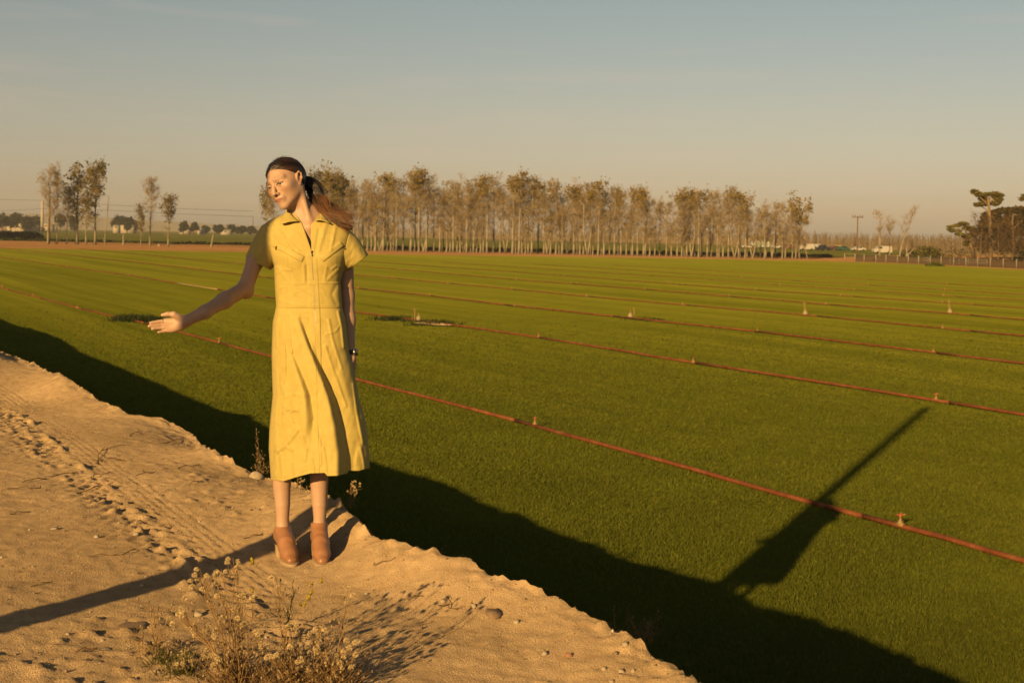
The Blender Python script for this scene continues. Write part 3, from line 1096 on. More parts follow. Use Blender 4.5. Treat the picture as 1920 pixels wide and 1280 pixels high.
P_a = pole(92.3, 456, 351, 'dark wooden pole among the left clump of trees', 0.17)
pole(727, 470, 377, 'dark leaning pole inside the left half of the far row', 0.14)
P_c = pole(1211, 476, 400, 'dark pole standing inside the right half of the far row', 0.15)
P_d = pole(1607, 484, 405, 'utility pole with crossarm and insulators at the fence corner', 0.14, 1.05)
P_e = pole(474, 436, 405, 'distant thin pole right of the far buildings', 0.25, 0, Y=900.0)
for (pts, lab) in (([(-60, 373), (92, 376), (200, 384), (330, 391), (474, 396)], 'upper overhead cable crossing the left sky'),
                   ([(-60, 399), (92, 391), (200, 394), (330, 401), (474, 406)], 'lower overhead cable crossing the left sky')):
    Yd = np.linspace(297, 285, len(pts))
    W = np.array([at_depth(p[0], p[1], y) for p, y in zip(pts, Yd)])
    tag(MB().tube(W, 0.030, 4, cap=False).build('overhead_cable', M_WIRE), lab, 'cable', 'overhead cables in the left sky')

# ---- crops behind the tree row
def crop_setup(nt):
    a = nz(nt, 0.05, 4, 0.6, mapscale=(1, 0.12, 1))
    b = nz(nt, 0.7, 3, 0.6)
    c = ramp(nt, a, [(0.35, (0.075, 0.085, 0.020)), (0.62, (0.115, 0.110, 0.026))])
    return mixc(nt, c, ramp(nt, b, [(0.3, (0.7, 0.75, 0.7)), (0.7, (1.15, 1.1, 1.1))]), 0.8, 'MULTIPLY'), None


M_CROP = diffuse_mat('crop_leaves', None, 1.0, setup=crop_setup)
cf = [ground(x, row_y(x) - 4.5 - (0.0 if x > 480 else 2.0), FZ) for x in (-500, 0, 230, 480, 700, 950, 1200, 1400, 1530, 1560)]
cb = [at_depth(x, 0, Y) for x, Y in ((1750, 340), (1700, 420), (1580, 455), (1300, 640), (900, 800), (480, 1290), (0, 1900), (-500, 2000))]
cropf = sheet('crop_field', [(p[0], p[1]) for p in cf] + [(p[0], p[1]) for p in cb], FZ + 0.02, M_CROP)
rngc = np.random.RandomState(31)
m = MB()
cpts = np.array([p[:2] for p in cf])
uu = rngc.rand(5200) * (len(cpts) - 1)
ii = uu.astype(int)
Q = cpts[ii] * (1 - (uu - ii))[:, None] + cpts[ii + 1] * (uu - ii)[:, None]
Q = Q + np.stack([rngc.randn(len(Q)) * 0.3, rngc.rand(len(Q)) * 3.5], -1)
hz = 0.45 * rngc.rand(len(Q)) * (1 + 0.5 * fbm(Q[:, 0] * 0.2, Q[:, 1] * 0, 12, 3))
leaf_quads(m, np.stack([Q[:, 0], Q[:, 1], FZ + 0.08 + hz], -1), 0.55, rngc, [(0.030, 0.040, 0.011), (0.045, 0.052, 0.012), (0.075, 0.075, 0.016)])  # darker than the crop: shade under the plants put into the leaf colour
m.build('crop_edge', M_LEAF, smooth=False, kind='stuff')

# ---- dark hedge at the far left
def hedge(px0, px1, yb, yt, lab, name, cols, seed, n=900, size=0.5, depth=1.6, group=None, round_=True, cat='hedge'):
    a = ground(px0, yb, GZ); b = ground(px1, yb, GZ)
    H = (yb - yt) / FPX * a[1]
    L = np.linalg.norm(b - a)
    c = (a + b) / 2
    ang = math.atan2(b[1] - a[1], b[0] - a[0])
    t = thing(name, lab, cat, tuple(c), ang, group)
    rng = np.random.RandomState(seed)
    lf = MB()
    x = (rng.rand(n) - 0.5) * L
    env = 1 - (2 * np.abs(x) / L) ** (2.2 if round_ else 14)
    z = rng.rand(n) ** 0.8 * H * np.clip(env, 0.05, 1) ** 0.6 * (0.85 + 0.25 * fbm(x * 0.9, x * 0, seed, 3))
    y = rng.randn(n) * depth * 0.35
    leaf_quads(lf, np.stack([x, y, z], -1), size, rng, cols)
    lf.build('foliage', M_LEAF, t, smooth=False, kind='stuff')
    st = MB()
    for k in range(max(3, int(L / 1.5))):
        xx = (rng.rand() - 0.5) * L * 0.8
        d = rng.randn(2) * 0.25
        st.tube([[xx, 0, -0.05], [xx + d[0] * 0.5, d[1] * 0.5, H * 0.35], [xx + d[0], d[1], H * 0.7]], [0.07, 0.05, 0.02], 5, cap=False)
    st.build('stems', M_DBARK, t)
    return t


DARKG = [(0.012, 0.018, 0.009), (0.018, 0.024, 0.010), (0.03, 0.032, 0.012)]
hedge(-70, 75, 448, 432.5, 'long dark clipped hedge at the far left beyond the soil strip', 'hedge', DARKG, 1, 2600, 0.9, 2.0, round_=False)
hedge(1720, 1758, 484, 456, 'rounded green bush behind the fence left of the cypress trees', 'bush', [(0.15, 0.135, 0.018), (0.22, 0.18, 0.022), (0.10, 0.095, 0.016)], 2, 900, 0.42, 3.0, cat='bush')
hedge(1774, 1816, 487, 461, 'tan half bare bush behind the fence below the cypress branch', 'bush', [(0.13, 0.095, 0.035), (0.17, 0.12, 0.05)], 3, 420, 0.30, 3.0, cat='bush')
hedge(1690, 1722, 482, 467, 'low dark bush at the foot of the forked dead trunk', 'bush', [(0.05, 0.045, 0.015), (0.08, 0.06, 0.02)], 4, 300, 0.36, 2.0, cat='bush')
hedge(1741, 1762, 499.5, 492.5, 'low bright green bush in front of the fence', 'bush', [(0.11, 0.13, 0.015), (0.09, 0.11, 0.013)], 5, 420, 0.24, 1.2, cat='bush')
hedge(1905, 1950, 490, 468, 'dark green bush behind the fence at the right frame edge', 'bush', [(0.05, 0.055, 0.012), (0.035, 0.04, 0.01)], 6, 500, 0.4, 3.0, cat='bush')
hedge(1637, 1643, 489, 485, 'small tuft of weeds at the foot of the fence corner', 'bush', [(0.15, 0.10, 0.03)], 7, 80, 0.2, 0.5, cat='bush')

# ---- far bare orchard, beige in the haze: nobody could count its trees
rngo = np.random.RandomState(77)
m = MB()
NO = 2300
for i in range(NO):
    x = rngo.uniform(560, 1990)
    far = rngo.rand()
    Y = float(np.interp(x, [560, 900, 1300, 1550, 1990], [820, 720, 600, 470, 400])) + far * 50
    g = at_depth(x, 0, Y); g[2] = FZ - 0.1
    H = float(np.interp(x, [560, 800, 1100, 1300, 1600, 1990], [8.5, 8.0, 7.2, 6.6, 5.8, 5.4])) * rngo.uniform(0.72, 1.12)
    m.tube([g, g + [rngo.randn() * 0.15, 0, H * 0.5], g + [rngo.randn() * 0.3, 0, H]], [0.075, 0.06, 0.02], 3, cap=False)
    for k in range(6):
        z = rngo.uniform(0.2, 0.85) * H
        d = np.array([rngo.randn() * 0.5, rngo.randn() * 0.5, rngo.uniform(0.8, 1.9)])
        m.tube([g + [0, 0, z], g + [d[0], d[1], z + d[2]]], [0.05, 0.022], 3, cap=False)
m.build('far_orchard', principled('far_twigs', (0.27, 0.185, 0.095), 0.9, spec=0.1), smooth=False, kind='stuff')

# ---- fence with dark screens at the right
M_POST = principled('grey_post', (0.38, 0.30, 0.20), 0.8)
m_, nt_, out_ = mat_new('dark_screen')
d_ = nt_.nodes.new('ShaderNodeBsdfDiffuse')
d_.inputs['Color'].default_value = (0.055, 0.045, 0.03, 1)
t_ = nt_.nodes.new('ShaderNodeBsdfTransparent')
x_ = nt_.nodes.new('ShaderNodeMixShader')
x_.inputs[0].default_value = 0.22
nt_.links.new(d_.outputs[0], x_.inputs[1]); nt_.links.new(t_.outputs[0], x_.inputs[2])
nt_.links.new(x_.outputs[0], out_.inputs['Surface'])
M_SCREEN = m_
fx = [1583.5, 1603, 1620, 1642, 1661, 1682.5, 1703, 1722, 1744, 1764.6, 1788, 1811, 1833, 1857, 1881, 1906, 1932, 1958]
fb = np.interp(fx, [1583, 1603, 1660, 1740, 1830, 1906, 1960], [489.5, 490, 492, 495, 499, 503, 506])
FP = ground(fx, fb, FZ)
FP[:, 2] = GZ
fr = thing('screen_fence', 'low fence of grey posts hung with dark screens beyond the turf', 'fence', tuple(FP[0]))
o0 = FP[0]
for i, p in enumerate(FP):
    H = 1.30
    MB().box(p - o0 + [0, 0, H / 2], (0.13, 0.13, H)).build('post', M_POST, fr)
    if 0 < i < len(FP) - 1:
        q = FP[i + 1]
        a = p - o0; b = q - o0
        dv = (b - a) / np.linalg.norm(b - a)
        a = a + dv * 0.07 + [0, 0.02, 0]; b = b - dv * 0.07 + [0, 0.02, 0]
        rows = []
        for z in np.linspace(0.08, 1.12, 4):
            k = np.linspace(0, 1, 6)
            rows.append(np.stack([a[0] + (b[0] - a[0]) * k, a[1] + (b[1] - a[1]) * k + 0.03 * np.sin(k * 3.1), np.full(6, z)], -1))
        MB().grid(np.array(rows)).build('screen', M_SCREEN, fr)
a, b = FP[0] - o0, FP[1] - o0
for z in (1.26, 0.7):
    MB().tube([a + [0, 0, z], b + [0, 0, z]], 0.035, 5).build('rail', M_POST, fr)
M_WHITE = principled('white_paint', (0.75, 0.70, 0.60), 0.6)
for (x0, x1, lab, n) in ((1731, 1748, 'short white rail fence behind the dark screens', 2), (1790, 1860, 'longer white rail fence behind the dark screens', 5)):
    A = ground(x0, np.interp(x0, fx, fb) - 1.2, FZ); B = ground(x1, np.interp(x1, fx, fb) - 1.2, FZ)
    A = A + np.array([0, 2.0, 0]); B = B + np.array([0, 2.0, 0])
    t = thing('rail_fence', lab, 'fence', tuple(A), 0, 'white rail fences behind the dark screens')
    for k in np.linspace(0, 1, n):
        MB().box((B - A) * k + [0, 0, 0.5], (0.1, 0.1, 1.0)).build('post', M_WHITE, t)
    for z in (0.45, 0.85):
        MB().tube([[0, -0.07, z], (B - A) + [0, -0.07, z]], 0.055, 4).build('rail', M_WHITE, t)

# ---- bare trees behind the fence
TS = make_tree('t', 71, 10, 0.17, 0.35, 1.3, 10, 130, 20, 0.5)
TT2 = make_tree('t', 72, 8, 0.12, 0.55, 1.1, 9, 150, 0)
TL = make_tree('t', 73, 11, 0.15, 0.45, 1.6, 11, 170, 0, lean=(0.30, 0), fork=0)
G_ = 'bare trees behind the fence'
b = ground(1649, 484, GZ); place_tree('bare_tree', TS, 'bare pale tree with a straight white trunk right of the crossarm pole', G_, b, (484 - 398) / FPX * b[1], 0.3)
b = ground(1668, 483, GZ); place_tree('bare_tree', TT2, 'thin bare tree with a brushy top, middle of the three behind the fence', G_, b, (483 - 408) / FPX * b[1], 1.3)
b = ground(1686, 483, GZ); place_tree('bare_tree', TL, 'bare tree with a white trunk bending right, behind the fence', G_, b, (483 - 388) / FPX * b[1], 0)
stump(1700, 484, 456, 'forked white dead trunk shaped like a V behind the fence', 0.02, 0.2, ((1.55, 2.1, 0.16),))

# ---- cypresses
M_NEEDLE = principled('cypress_needles', None, 0.8, spec=0.1, setup=blade_setup)
CYP = [(0.16, 0.135, 0.025), (0.22, 0.165, 0.028), (0.09, 0.08, 0.018), (0.28, 0.20, 0.035)]
M_CBARK = principled('cypress_bark', (0.30, 0.20, 0.105), 0.9, spec=0.1)


def spray(m, C, R, n, size, rng, cols, flat=0.55):
    n = int(n * 2.4)
    d = rng.randn(n, 3)
    d /= np.linalg.norm(d, axis=1, keepdims=True)
    rr_ = rng.rand(n, 1) ** 0.45 * (1 + 0.45 * vnoise(d[:, 0] * 3.1 + C[0], d[:, 2] * 5.3 + d[:, 1] * 2 + C[2], 7)[:, None])
    q = np.asarray(C) + d * rr_ * np.asarray(R)
    leaf_quads(m, q, size, rng, cols, flat)


def px_tree(name, label, cat, base_px, Y_off, trunk, limbs, clumps, n, size, cols, trunkmat, seed, group=None, r0=0.4):
    """big tree drawn from trunk and limb paths and crown clumps, given as photograph points at the tree's distance"""
    b = ground(base_px[0], base_px[1], GZ)
    rng = np.random.RandomState(seed)
    t = thing(name, label, cat, tuple(b), 0, group)

    def W(p, dy=0.0):
        return at_depth(p[0], p[1], b[1] + dy) - b
    P = np.array([W(p) for p in trunk])
    MB().tube(P, np.linspace(r0, r0 * 0.45, len(P)), 9).build('trunk', trunkmat, t)
    if limbs:
        for l in limbs:
            Q = np.array([W(p, dy) for p, dy in l])
            MB().tube(Q, np.linspace(r0 * 0.45, 0.05, len(Q)), 6).build('limb', trunkmat, t)
    m = MB()
    for (x, y, rx, ry, dy, dens) in clumps:
        c = W((x, y), dy)
        k = b[1] / FPX
        spray(m, c, (rx * k, rx * k * 0.8, ry * k), int(n * dens), size, rng, cols)
    m.build('crown', M_NEEDLE, t, smooth=False, kind='stuff')
    return t


px_tree('cypress_tree', 'tall cypress with a bare cream trunk and a flat topped crown', 'tree', (1858, 488), 0,
        [(1857, 488), (1857, 440), (1856, 410), (1854, 385), (1853, 368)],
        [[((1856, 405), 0), ((1848, 392), 1), ((1836, 385), 1)], [((1855, 388), 0), ((1840, 372), 0), ((1826, 360), 0)], [((1854, 380), 0), ((1866, 370), 1), ((1876, 364), 1)]],
        [(1828, 360, 7, 3.5, 0, 0.7), (1837, 365, 8, 4, 0, 0.8), (1845, 372, 9, 7, 1.5, 1.4), (1834, 384, 8, 3.5, 0, 0.8), (1843, 382, 8, 5, 1.5, 1.0), (1866, 366, 10, 5.5, 0.5, 1.3), (1872, 374, 7.5, 7, 0.5, 1.0), (1866, 382, 8, 4.5, 1.0, 0.8), (1853, 364, 8, 3, 1.5, .6), (1876, 366, 6, 3, 0, 0.5), (1825, 357, 3, 1.6, 0, 0.2)],
        420, 0.42, CYP, M_CBARK, 5, 'cypress trees behind the fence', 0.42)
px_tree('cypress_tree', 'spreading cypress with layered green branches reaching left', 'tree', (1826, 487), 0,
        [(1828, 487), (1822, 462), (1818, 450), (1812, 440)],
        [[((1818, 450), 0), ((1806, 438), -1), ((1786, 431), -2)], [((1815, 445), 0), ((1808, 428), 0), ((1800, 420), 0)], [((1820, 455), 0), ((1802, 446), -1), ((1794, 440), -1)]],
        [(1783, 425, 8, 1.6, -2, 0.5), (1781, 430, 7, 1.5, -2, 0.4), (1794, 423, 9, 2.5, -1, 0.7), (1806, 419, 10, 3.2, 0, 0.9), (1795, 432, 10, 2.2, -1, 0.7), (1800, 439, 9, 2.4, -1, 0.7), (1816, 428, 10, 5, 0, 1.0), (1812, 444, 8, 4, 0, 0.7), (1811, 457, 5, 4, 0.5, 0.4), (1826, 436, 9, 8, 1, 1.0), (1786, 434, 6, 1.2, -2, .3)],
        430, 0.42, [(0.21, 0.175, 0.028), (0.27, 0.21, 0.032), (0.14, 0.12, 0.022)], M_CBARK, 6, 'cypress trees behind the fence', 0.45)
px_tree('cypress_tree', 'large rounded olive brown tree filling the right frame edge behind the fence', 'tree', (1900, 486), 3,
        [(1900, 486), (1900, 450), (1898, 420), (1900, 400)],
        [[((1900, 445), 0), ((1880, 425), 0), ((1866, 412), 0)], [((1899, 430), 0), ((1915, 415), 0), ((1928, 405), 0)]],
        [(1870, 398, 13, 6, 3, 1.2), (1890, 396, 14, 7, 3, 1.3), (1912, 394, 15, 7, 3, 1.3), (1933, 396, 14, 8, 3, 1), (1868, 415, 15, 12, 3, 1.6), (1890, 415, 16, 14, 3, 1.7), (1914, 413, 16, 13, 3, 1.6), (1936, 418, 16, 16, 3, 1.4), (1912, 434, 14, 10, 3, 1.2), (1848, 418, 11, 11, 3, 1.2), (1850, 440, 13, 12, 3, 1.3), (1872, 438, 15, 14, 3, 1.5), (1892, 440, 15, 14, 3, 1.4), (1936, 440, 15, 14, 3, 1.2), (1880, 462, 22, 14, 4, 1.2), (1920, 460, 22, 14, 4, 1.2), (1846, 462, 14, 12, 4, 1.0), (1848, 405, 9, 7, 3, .8), (1840, 428, 10, 12, 3, 1.0), (1860, 428, 12, 12, 2, 1.2), (1880, 428, 14, 14, 2, 1.2)],
        520, 0.46, [(0.13, 0.082, 0.019), (0.09, 0.062, 0.014), (0.17, 0.105, 0.024), (0.06, 0.046, 0.012)], M_DBARK, 7, 'cypress trees behind the fence', 0.4)
px_tree('cypress_tree', 'cypress whose crown tip just enters the right frame edge', 'tree', (1936, 488), 0,
        [(1936, 488), (1938, 430), (1936, 390), (1934, 366)], None,
        [(1926, 370, 13, 6, 0, 1.0), (1917, 374, 5, 3, 0, 0.3), (1940, 364, 12, 8, 0, 0.8), (1938, 382, 12, 6, 0, 0.6)],
        420, 0.42, CYP, M_CBARK, 8, 'cypress trees behind the fence', 0.5)
rngu = np.random.RandomState(9)
M_BRUSH = principled('brown_brush', (0.17, 0.105, 0.045), 0.9, spec=0.1)
UB = [make_tree('t', 80 + i, 6.5, 0.07, 0.12, 1.7, 18, 240, 60, 0.3, [(0.14, 0.085, 0.03), (0.10, 0.065, 0.022)], trunkmat=M_DBARK, twigmat=M_BRUSH) for i in range(2)]
for i, (x, yb, yt, lab) in enumerate(((1822, 487, 430, 'leftmost bare brown shrub below the layered cypress'), (1838, 488, 415, 'tall bare brown shrub left of the cream cypress trunk'),
                                      (1852, 488, 428, 'bare brown shrub at the foot of the cream cypress trunk'), (1868, 489, 418, 'bare brown shrub just right of the cream cypress trunk'),
                                      (1884, 490, 432, 'bare brown shrub below the rounded brown tree'), (1902, 491, 426, 'bare brown shrub near the right frame edge'), (1920, 492, 440, 'bare brown shrub cut by the right frame edge'))):
    b = ground(x, yb, GZ)
    place_tree('bare_shrub', UB[i % 2], lab, 'bare brown shrubs below the cypresses', b + [0, 1.0 * (i % 3) - 1, 0], (yb - yt) / FPX * b[1], i * 1.3, 'shrub', 1.25)

# ---- far trees, hills and buildings at the left
FT = [(0.030, 0.034, 0.016), (0.040, 0.042, 0.018), (0.05, 0.045, 0.02)]
far_tr = [(4, 402, 26), (20, 400, 22), (34, 399, 26), (48, 401, 24), (66, 403, 26), (112, 402, 14), (140, 404, 14), (222, 403, 18), (238, 406, 16), (250, 410, 14), (344, 414, 16), (362, 416, 14), (384, 421, 14), (412, 420, 18), (432, 420, 18), (452, 423, 16), (470, 424, 14)]
M_FART = principled('far_tree_leaves', None, 0.8, spec=0.1, setup=blade_setup)
for i, (x, yt, wpx) in enumerate(far_tr):
    Y = 820.0 + (i * 37) % 90
    yb = CY - 0.0 + (x - CX) * 0.0155 + 3.6 / Y * FPX
    b = at_depth(x, yb, Y)
    k = Y / FPX
    t = thing('distant_tree', 'dark round distant tree, %s from the left frame edge of the far tree line' % nth(i + 1), 'tree', tuple(b), 0, 'distant trees on the left horizon')
    rng = np.random.RandomState(200 + i)
    H = (yb - yt) * k
    MB().tube([[0, 0, -0.3], [0, 0, H * 0.6]], [0.4, 0.25], 6).build('trunk', M_DBARK, t)
    m = MB()
    for j in range(7):
        spray(m, (rng.randn() * wpx * k * 0.22, rng.randn() * wpx * k * 0.2, H * rng.uniform(0.35, 0.8)), (wpx * k * 0.35, wpx * k * 0.35, H * 0.22), 60, 1.5, rng, FT)
    m.build('crown', M_FART, t, smooth=False, kind='stuff')

M_WALLS = [principled('pale_wall', (0.48, 0.39, 0.28), 0.8), principled('pink_wall', (0.45, 0.30, 0.22), 0.8), principled('white_roof', (0.58, 0.50, 0.38), 0.8), principled('brown_roof', (0.26, 0.17, 0.11), 0.8)]
M_WIN = principled('dark_window', (0.03, 0.03, 0.035), 0.3)


def house(px0, px1, yb, yt, Y, lab, wm, rm, cat='building', flat=False):
    a = at_depth(px0, yb, Y); b = at_depth(px1, yb, Y)
    a[2] = b[2] = FZ - 0.3
    k = Y / FPX
    L = b[0] - a[0]; H = (yb - yt) * k; D = max(5.0, min(L * 0.5, 14))
    t = thing('farm_building', lab, cat, ((a[0] + b[0]) / 2, Y, FZ - 0.3), 0, 'farm buildings on the left horizon')
    base = max(0.3, at_depth(px0, yb, Y)[2] - (FZ - 0.3))
    hw = base + H * (0.94 if flat else 0.65)
    MB().box((0, 0, hw / 2), (L, D, hw)).build('wall', M_WALLS[wm], t)
    m = MB()
    top = base + H
    if flat:
        m.box((0, 0, hw + 0.2), (L + 0.6, D + 0.6, 0.38))
    else:
        x = L / 2 + 0.4; y = D / 2 + 0.4
        m.add([[-x, -y, hw], [x, -y, hw], [x, 0, top], [-x, 0, top], [-x, y, hw], [x, y, hw]], quads=[[0, 1, 2, 3], [3, 2, 5, 4]], tris=[[0, 3, 4], [1, 5, 2]])
    m.build('roof', M_WALLS[rm], t, smooth=False)
    nw = max(1, int(L / 7))
    for i in range(nw):
        MB().box((-L / 2 + (i + 0.5) * L / nw, -D / 2 - 0.02, base + (hw - base) * 0.5), (1.4, 0.1, max(0.8, (hw - base) * 0.4))).build('window', M_WIN, t)


house(18, 76, 425, 420, 880, 'long low white roofed packing shed at the left horizon', 0, 2, flat=True)
house(-30, 22, 423, 414, 905, 'pinkish building cut by the left frame edge on the horizon', 1, 1)
house(25, 58, 421, 413.5, 925, 'pinkish building behind the long white shed', 1, 1)
house(76, 100, 426, 421, 880, 'white shed behind the trunk of the wooden pole', 0, 2, flat=True)
house(214, 224, 428, 422, 890, 'small white shed right of the left tree clump on the horizon', 0, 2)
house(228, 252, 429, 423, 880, 'white shed left of the three gap trees on the horizon', 0, 2, flat=True)
house(338, 356, 433, 427, 880, 'low cream building just right of the three gap trees', 0, 2)
house(372, 382, 435, 429.5, 880, 'tiny cream shed above the broken pale trunk', 0, 2)
house(415, 433, 436, 430, 870, 'cream shed on the horizon nearest to the woman', 0, 2)
# a narrow silo among the left clump of trees
sb = at_depth(79, 425, 860); sb[2] = FZ - 0.3
t = thing('silo', 'tall narrow pale silo behind the leftmost row tree', 'silo', tuple(sb), 0)
Hs = (426 - 368) / FPX * 860
MB().tube([[0, 0, 0], [0, 0, Hs]], [1.0, 0.95], 14).build('tower', M_WALLS[0], t)
MB().tube([[0, 0, Hs + 0.003], [0, 0, Hs + 1.0]], [1.1, 0.3], 14).build('cap', M_WALLS[2], t)

xs = np.linspace(-2600, 2600, 160)
m = MB()
rows = []
for k, (dy, f) in enumerate(((0, 0.0), (60, 0.6), (140, 1.0), (320, 0.9))):
    hh = np.interp(xs, [-2600, -1200, -900, -700, -400, -100, 2600], [30, 27, 24, 19, 10, 5, 4]) * (1 + 0.28 * fbm(xs * 0.004, xs * 0, 4, 4))
    rows.append(np.stack([xs, np.full_like(xs, 2350.0 + dy), FZ - 0.3 + hh * f], -1))
M_HILL = diffuse_mat('hazed_hill', (0.20, 0.17, 0.125), 1.0)  # lightened: haze over the hills is put into their colour
m.grid(np.array(rows)).build('hills', M_HILL, kind='structure')

# ---- parked vehicles beyond the crop
M_TYRE = principled('tyre', (0.02, 0.02, 0.02), 0.9)
M_GLASS = principled('car_glass', (0.02, 0.025, 0.03), 0.15)


def paint(name, c):
    return principled(name, c, 0.35, spec=0.5)


PAINT = {'white': paint('white_car', (0.60, 0.54, 0.44)), 'dark': paint('dark_car', (0.03, 0.035, 0.05)), 'maroon': paint('maroon_car', (0.16, 0.03, 0.03)),
         'yellow': paint('yellow_paint', (0.55, 0.36, 0.03)), 'green': paint('green_car', (0.04, 0.14, 0.08)), 'mint': paint('mint_white', (0.60, 0.66, 0.54))}
ME_WHEEL = MB().tube([[0, -0.1, 0], [0, 0.1, 0]], 0.33, 12).mesh('wheel', M_TYRE)


def car(px, Y, kind, colr, lab, rz=0.0):
    b = at_depth(px, 0, Y)
    t = thing('parked_' + kind, lab, kind.replace('_', ' '), (b[0], b[1], FZ), rz, 'vehicles parked beyond the crop')
    M = PAINT[colr]
    if kind == 'car':
        prof = [(-2.2, 0.35), (-2.2, 0.8), (-1.2, 0.95), (-0.7, 1.4), (0.8, 1.42), (1.5, 0.98), (2.2, 0.88), (2.2, 0.35)]
    elif kind == 'van':
        prof = [(-2.4, 0.35), (-2.4, 1.15), (-1.7, 1.3), (-1.3, 1.95), (2.3, 2.0), (2.4, 0.35)]
    elif kind == 'pickup':
        prof = [(-2.6, 0.4), (-2.6, 1.0), (-1.3, 1.1), (-0.9, 1.7), (0.5, 1.75), (0.6, 1.1), (2.6, 1.1), (2.6, 0.4)]
    else:
        prof = [(-3.0, 0.6), (-3.0, 2.5), (3.0, 2.5), (3.0, 0.6)]
    m = MB()
    n = len(prof)
    v = [[x, -0.85, z] for x, z in prof] + [[x, 0.85, z] for x, z in prof]
    m.add(v, quads=[[i, (i + 1) % n, n + (i + 1) % n, n + i] for i in range(n)])
    import mathutils
    tri = mathutils.geometry.tessellate_polygon([[Vector((x, z, 0)) for x, z in prof]])
    m.add(v, tris=[[a, b_, c] for a, b_, c in tri] + [[n + c, n + b_, n + a] for a, b_, c in tri])
    m.build('body', M, t, smooth=False)
    if kind != 'trailer':
        x0, x1, z0, z1 = {'car': (-0.75, 1.0, 0.98, 1.33), 'van': (-1.4, -0.3, 1.3, 1.8), 'pickup': (-0.9, 0.45, 1.15, 1.62)}[kind]
        for s in (-1, 1):
            MB().box(((x0 + x1) / 2, s * 0.86, (z0 + z1) / 2), (x1 - x0, 0.03, z1 - z0)).build('window', M_GLASS, t)
    for x in (-1.45, 1.45):
        for s in (-1, 1):
            link_mesh('wheel', ME_WHEEL, t, (x, s * 0.83, 0.33))


car(1432, 430, 'trailer', 'mint', 'pale mint box trailer behind the right part of the tree row')
car(1410, 430, 'car', 'white', 'small white car left of the mint trailer')
car(1461, 432, 'car', 'white', 'white car right of the mint trailer behind forked trunks', 0.1)
car(1484, 428, 'car', 'maroon', 'dull red car behind the last trees of the row', 0.1)
car(1519, 392, 'van', 'white', 'white van in the open just right of the tree row', 0.15)
car(1540, 396, 'van', 'white', 'second white van, right of the first', 1.35)
car(1550, 392, 'pickup', 'dark', 'dark pickup beside the white vans', 0.7)
car(1572, 400, 'car', 'maroon', 'dark red car left of the crossarm pole', 0.2)
car(1580, 402, 'pickup', 'yellow', 'yellow farm pickup left of the crossarm pole', 1.2)
car(1587, 398, 'car', 'green', 'green car nearest to the left of the crossarm pole', 0.3)
car(1661, 330, 'van', 'white', 'white van parked between the bare trees behind the fence', 0.1)
car(1616, 392, 'car', 'white', 'white car right of the crossarm pole', 0.1)
# ------------------------------------------------------------------ the woman
YW = 5.86                                              # distance of her body axis
WROOT = np.array([at_depth(572, 1050, YW)[0], YW, 0.0])
person = thing('person', 'woman in a yellow zip front dress and tan boots standing with one arm stretched out', 'person', tuple(WROOT))


_line = ground(132, 1160, 0.0)[:2]                     # where the shadow band of the pole crosses the road


def shade_dy(px):
    """depth offset at which a point seen at px stands in the plane of the pole's shadow"""
    k = math.tan(SUN_AZ)
    return (_line[0] - _line[1] * k) / ((px - CX) / FPX - k) - YW


def W(px, py, dy=0.0):
    return at_depth(px, py, YW + dy)


def rcone(a, b, r1, r2, k=0.01, op='u'):
    a = np.asarray(a, float); b = np.asarray(b, float)
    ab = b - a; L2 = float(ab @ ab) + 1e-12

    def f(p):
        q = p - a
        t = np.clip((q @ ab) / L2, 0, 1)
        return np.linalg.norm(q - t[..., None] * ab, axis=-1) - (r1 + (r2 - r1) * t)
    return (f, (a + b) / 2, math.sqrt(L2) / 2 + max(r1, r2), k, op)


def ellip(c, r, M=None, k=0.02, op='u'):
    c = np.asarray(c, float); r = np.asarray(r, float)

    def f(p):
        q = p - c
        if M is not None:
            q = q @ M                                  # columns of M are the ellipsoid axes
        k0 = np.linalg.norm(q / r, axis=-1)
        k1 = np.linalg.norm(q / (r * r), axis=-1) + 1e-9
        return k0 * (k0 - 1) / k1
    return (f, c, float(r.max()), k, op)


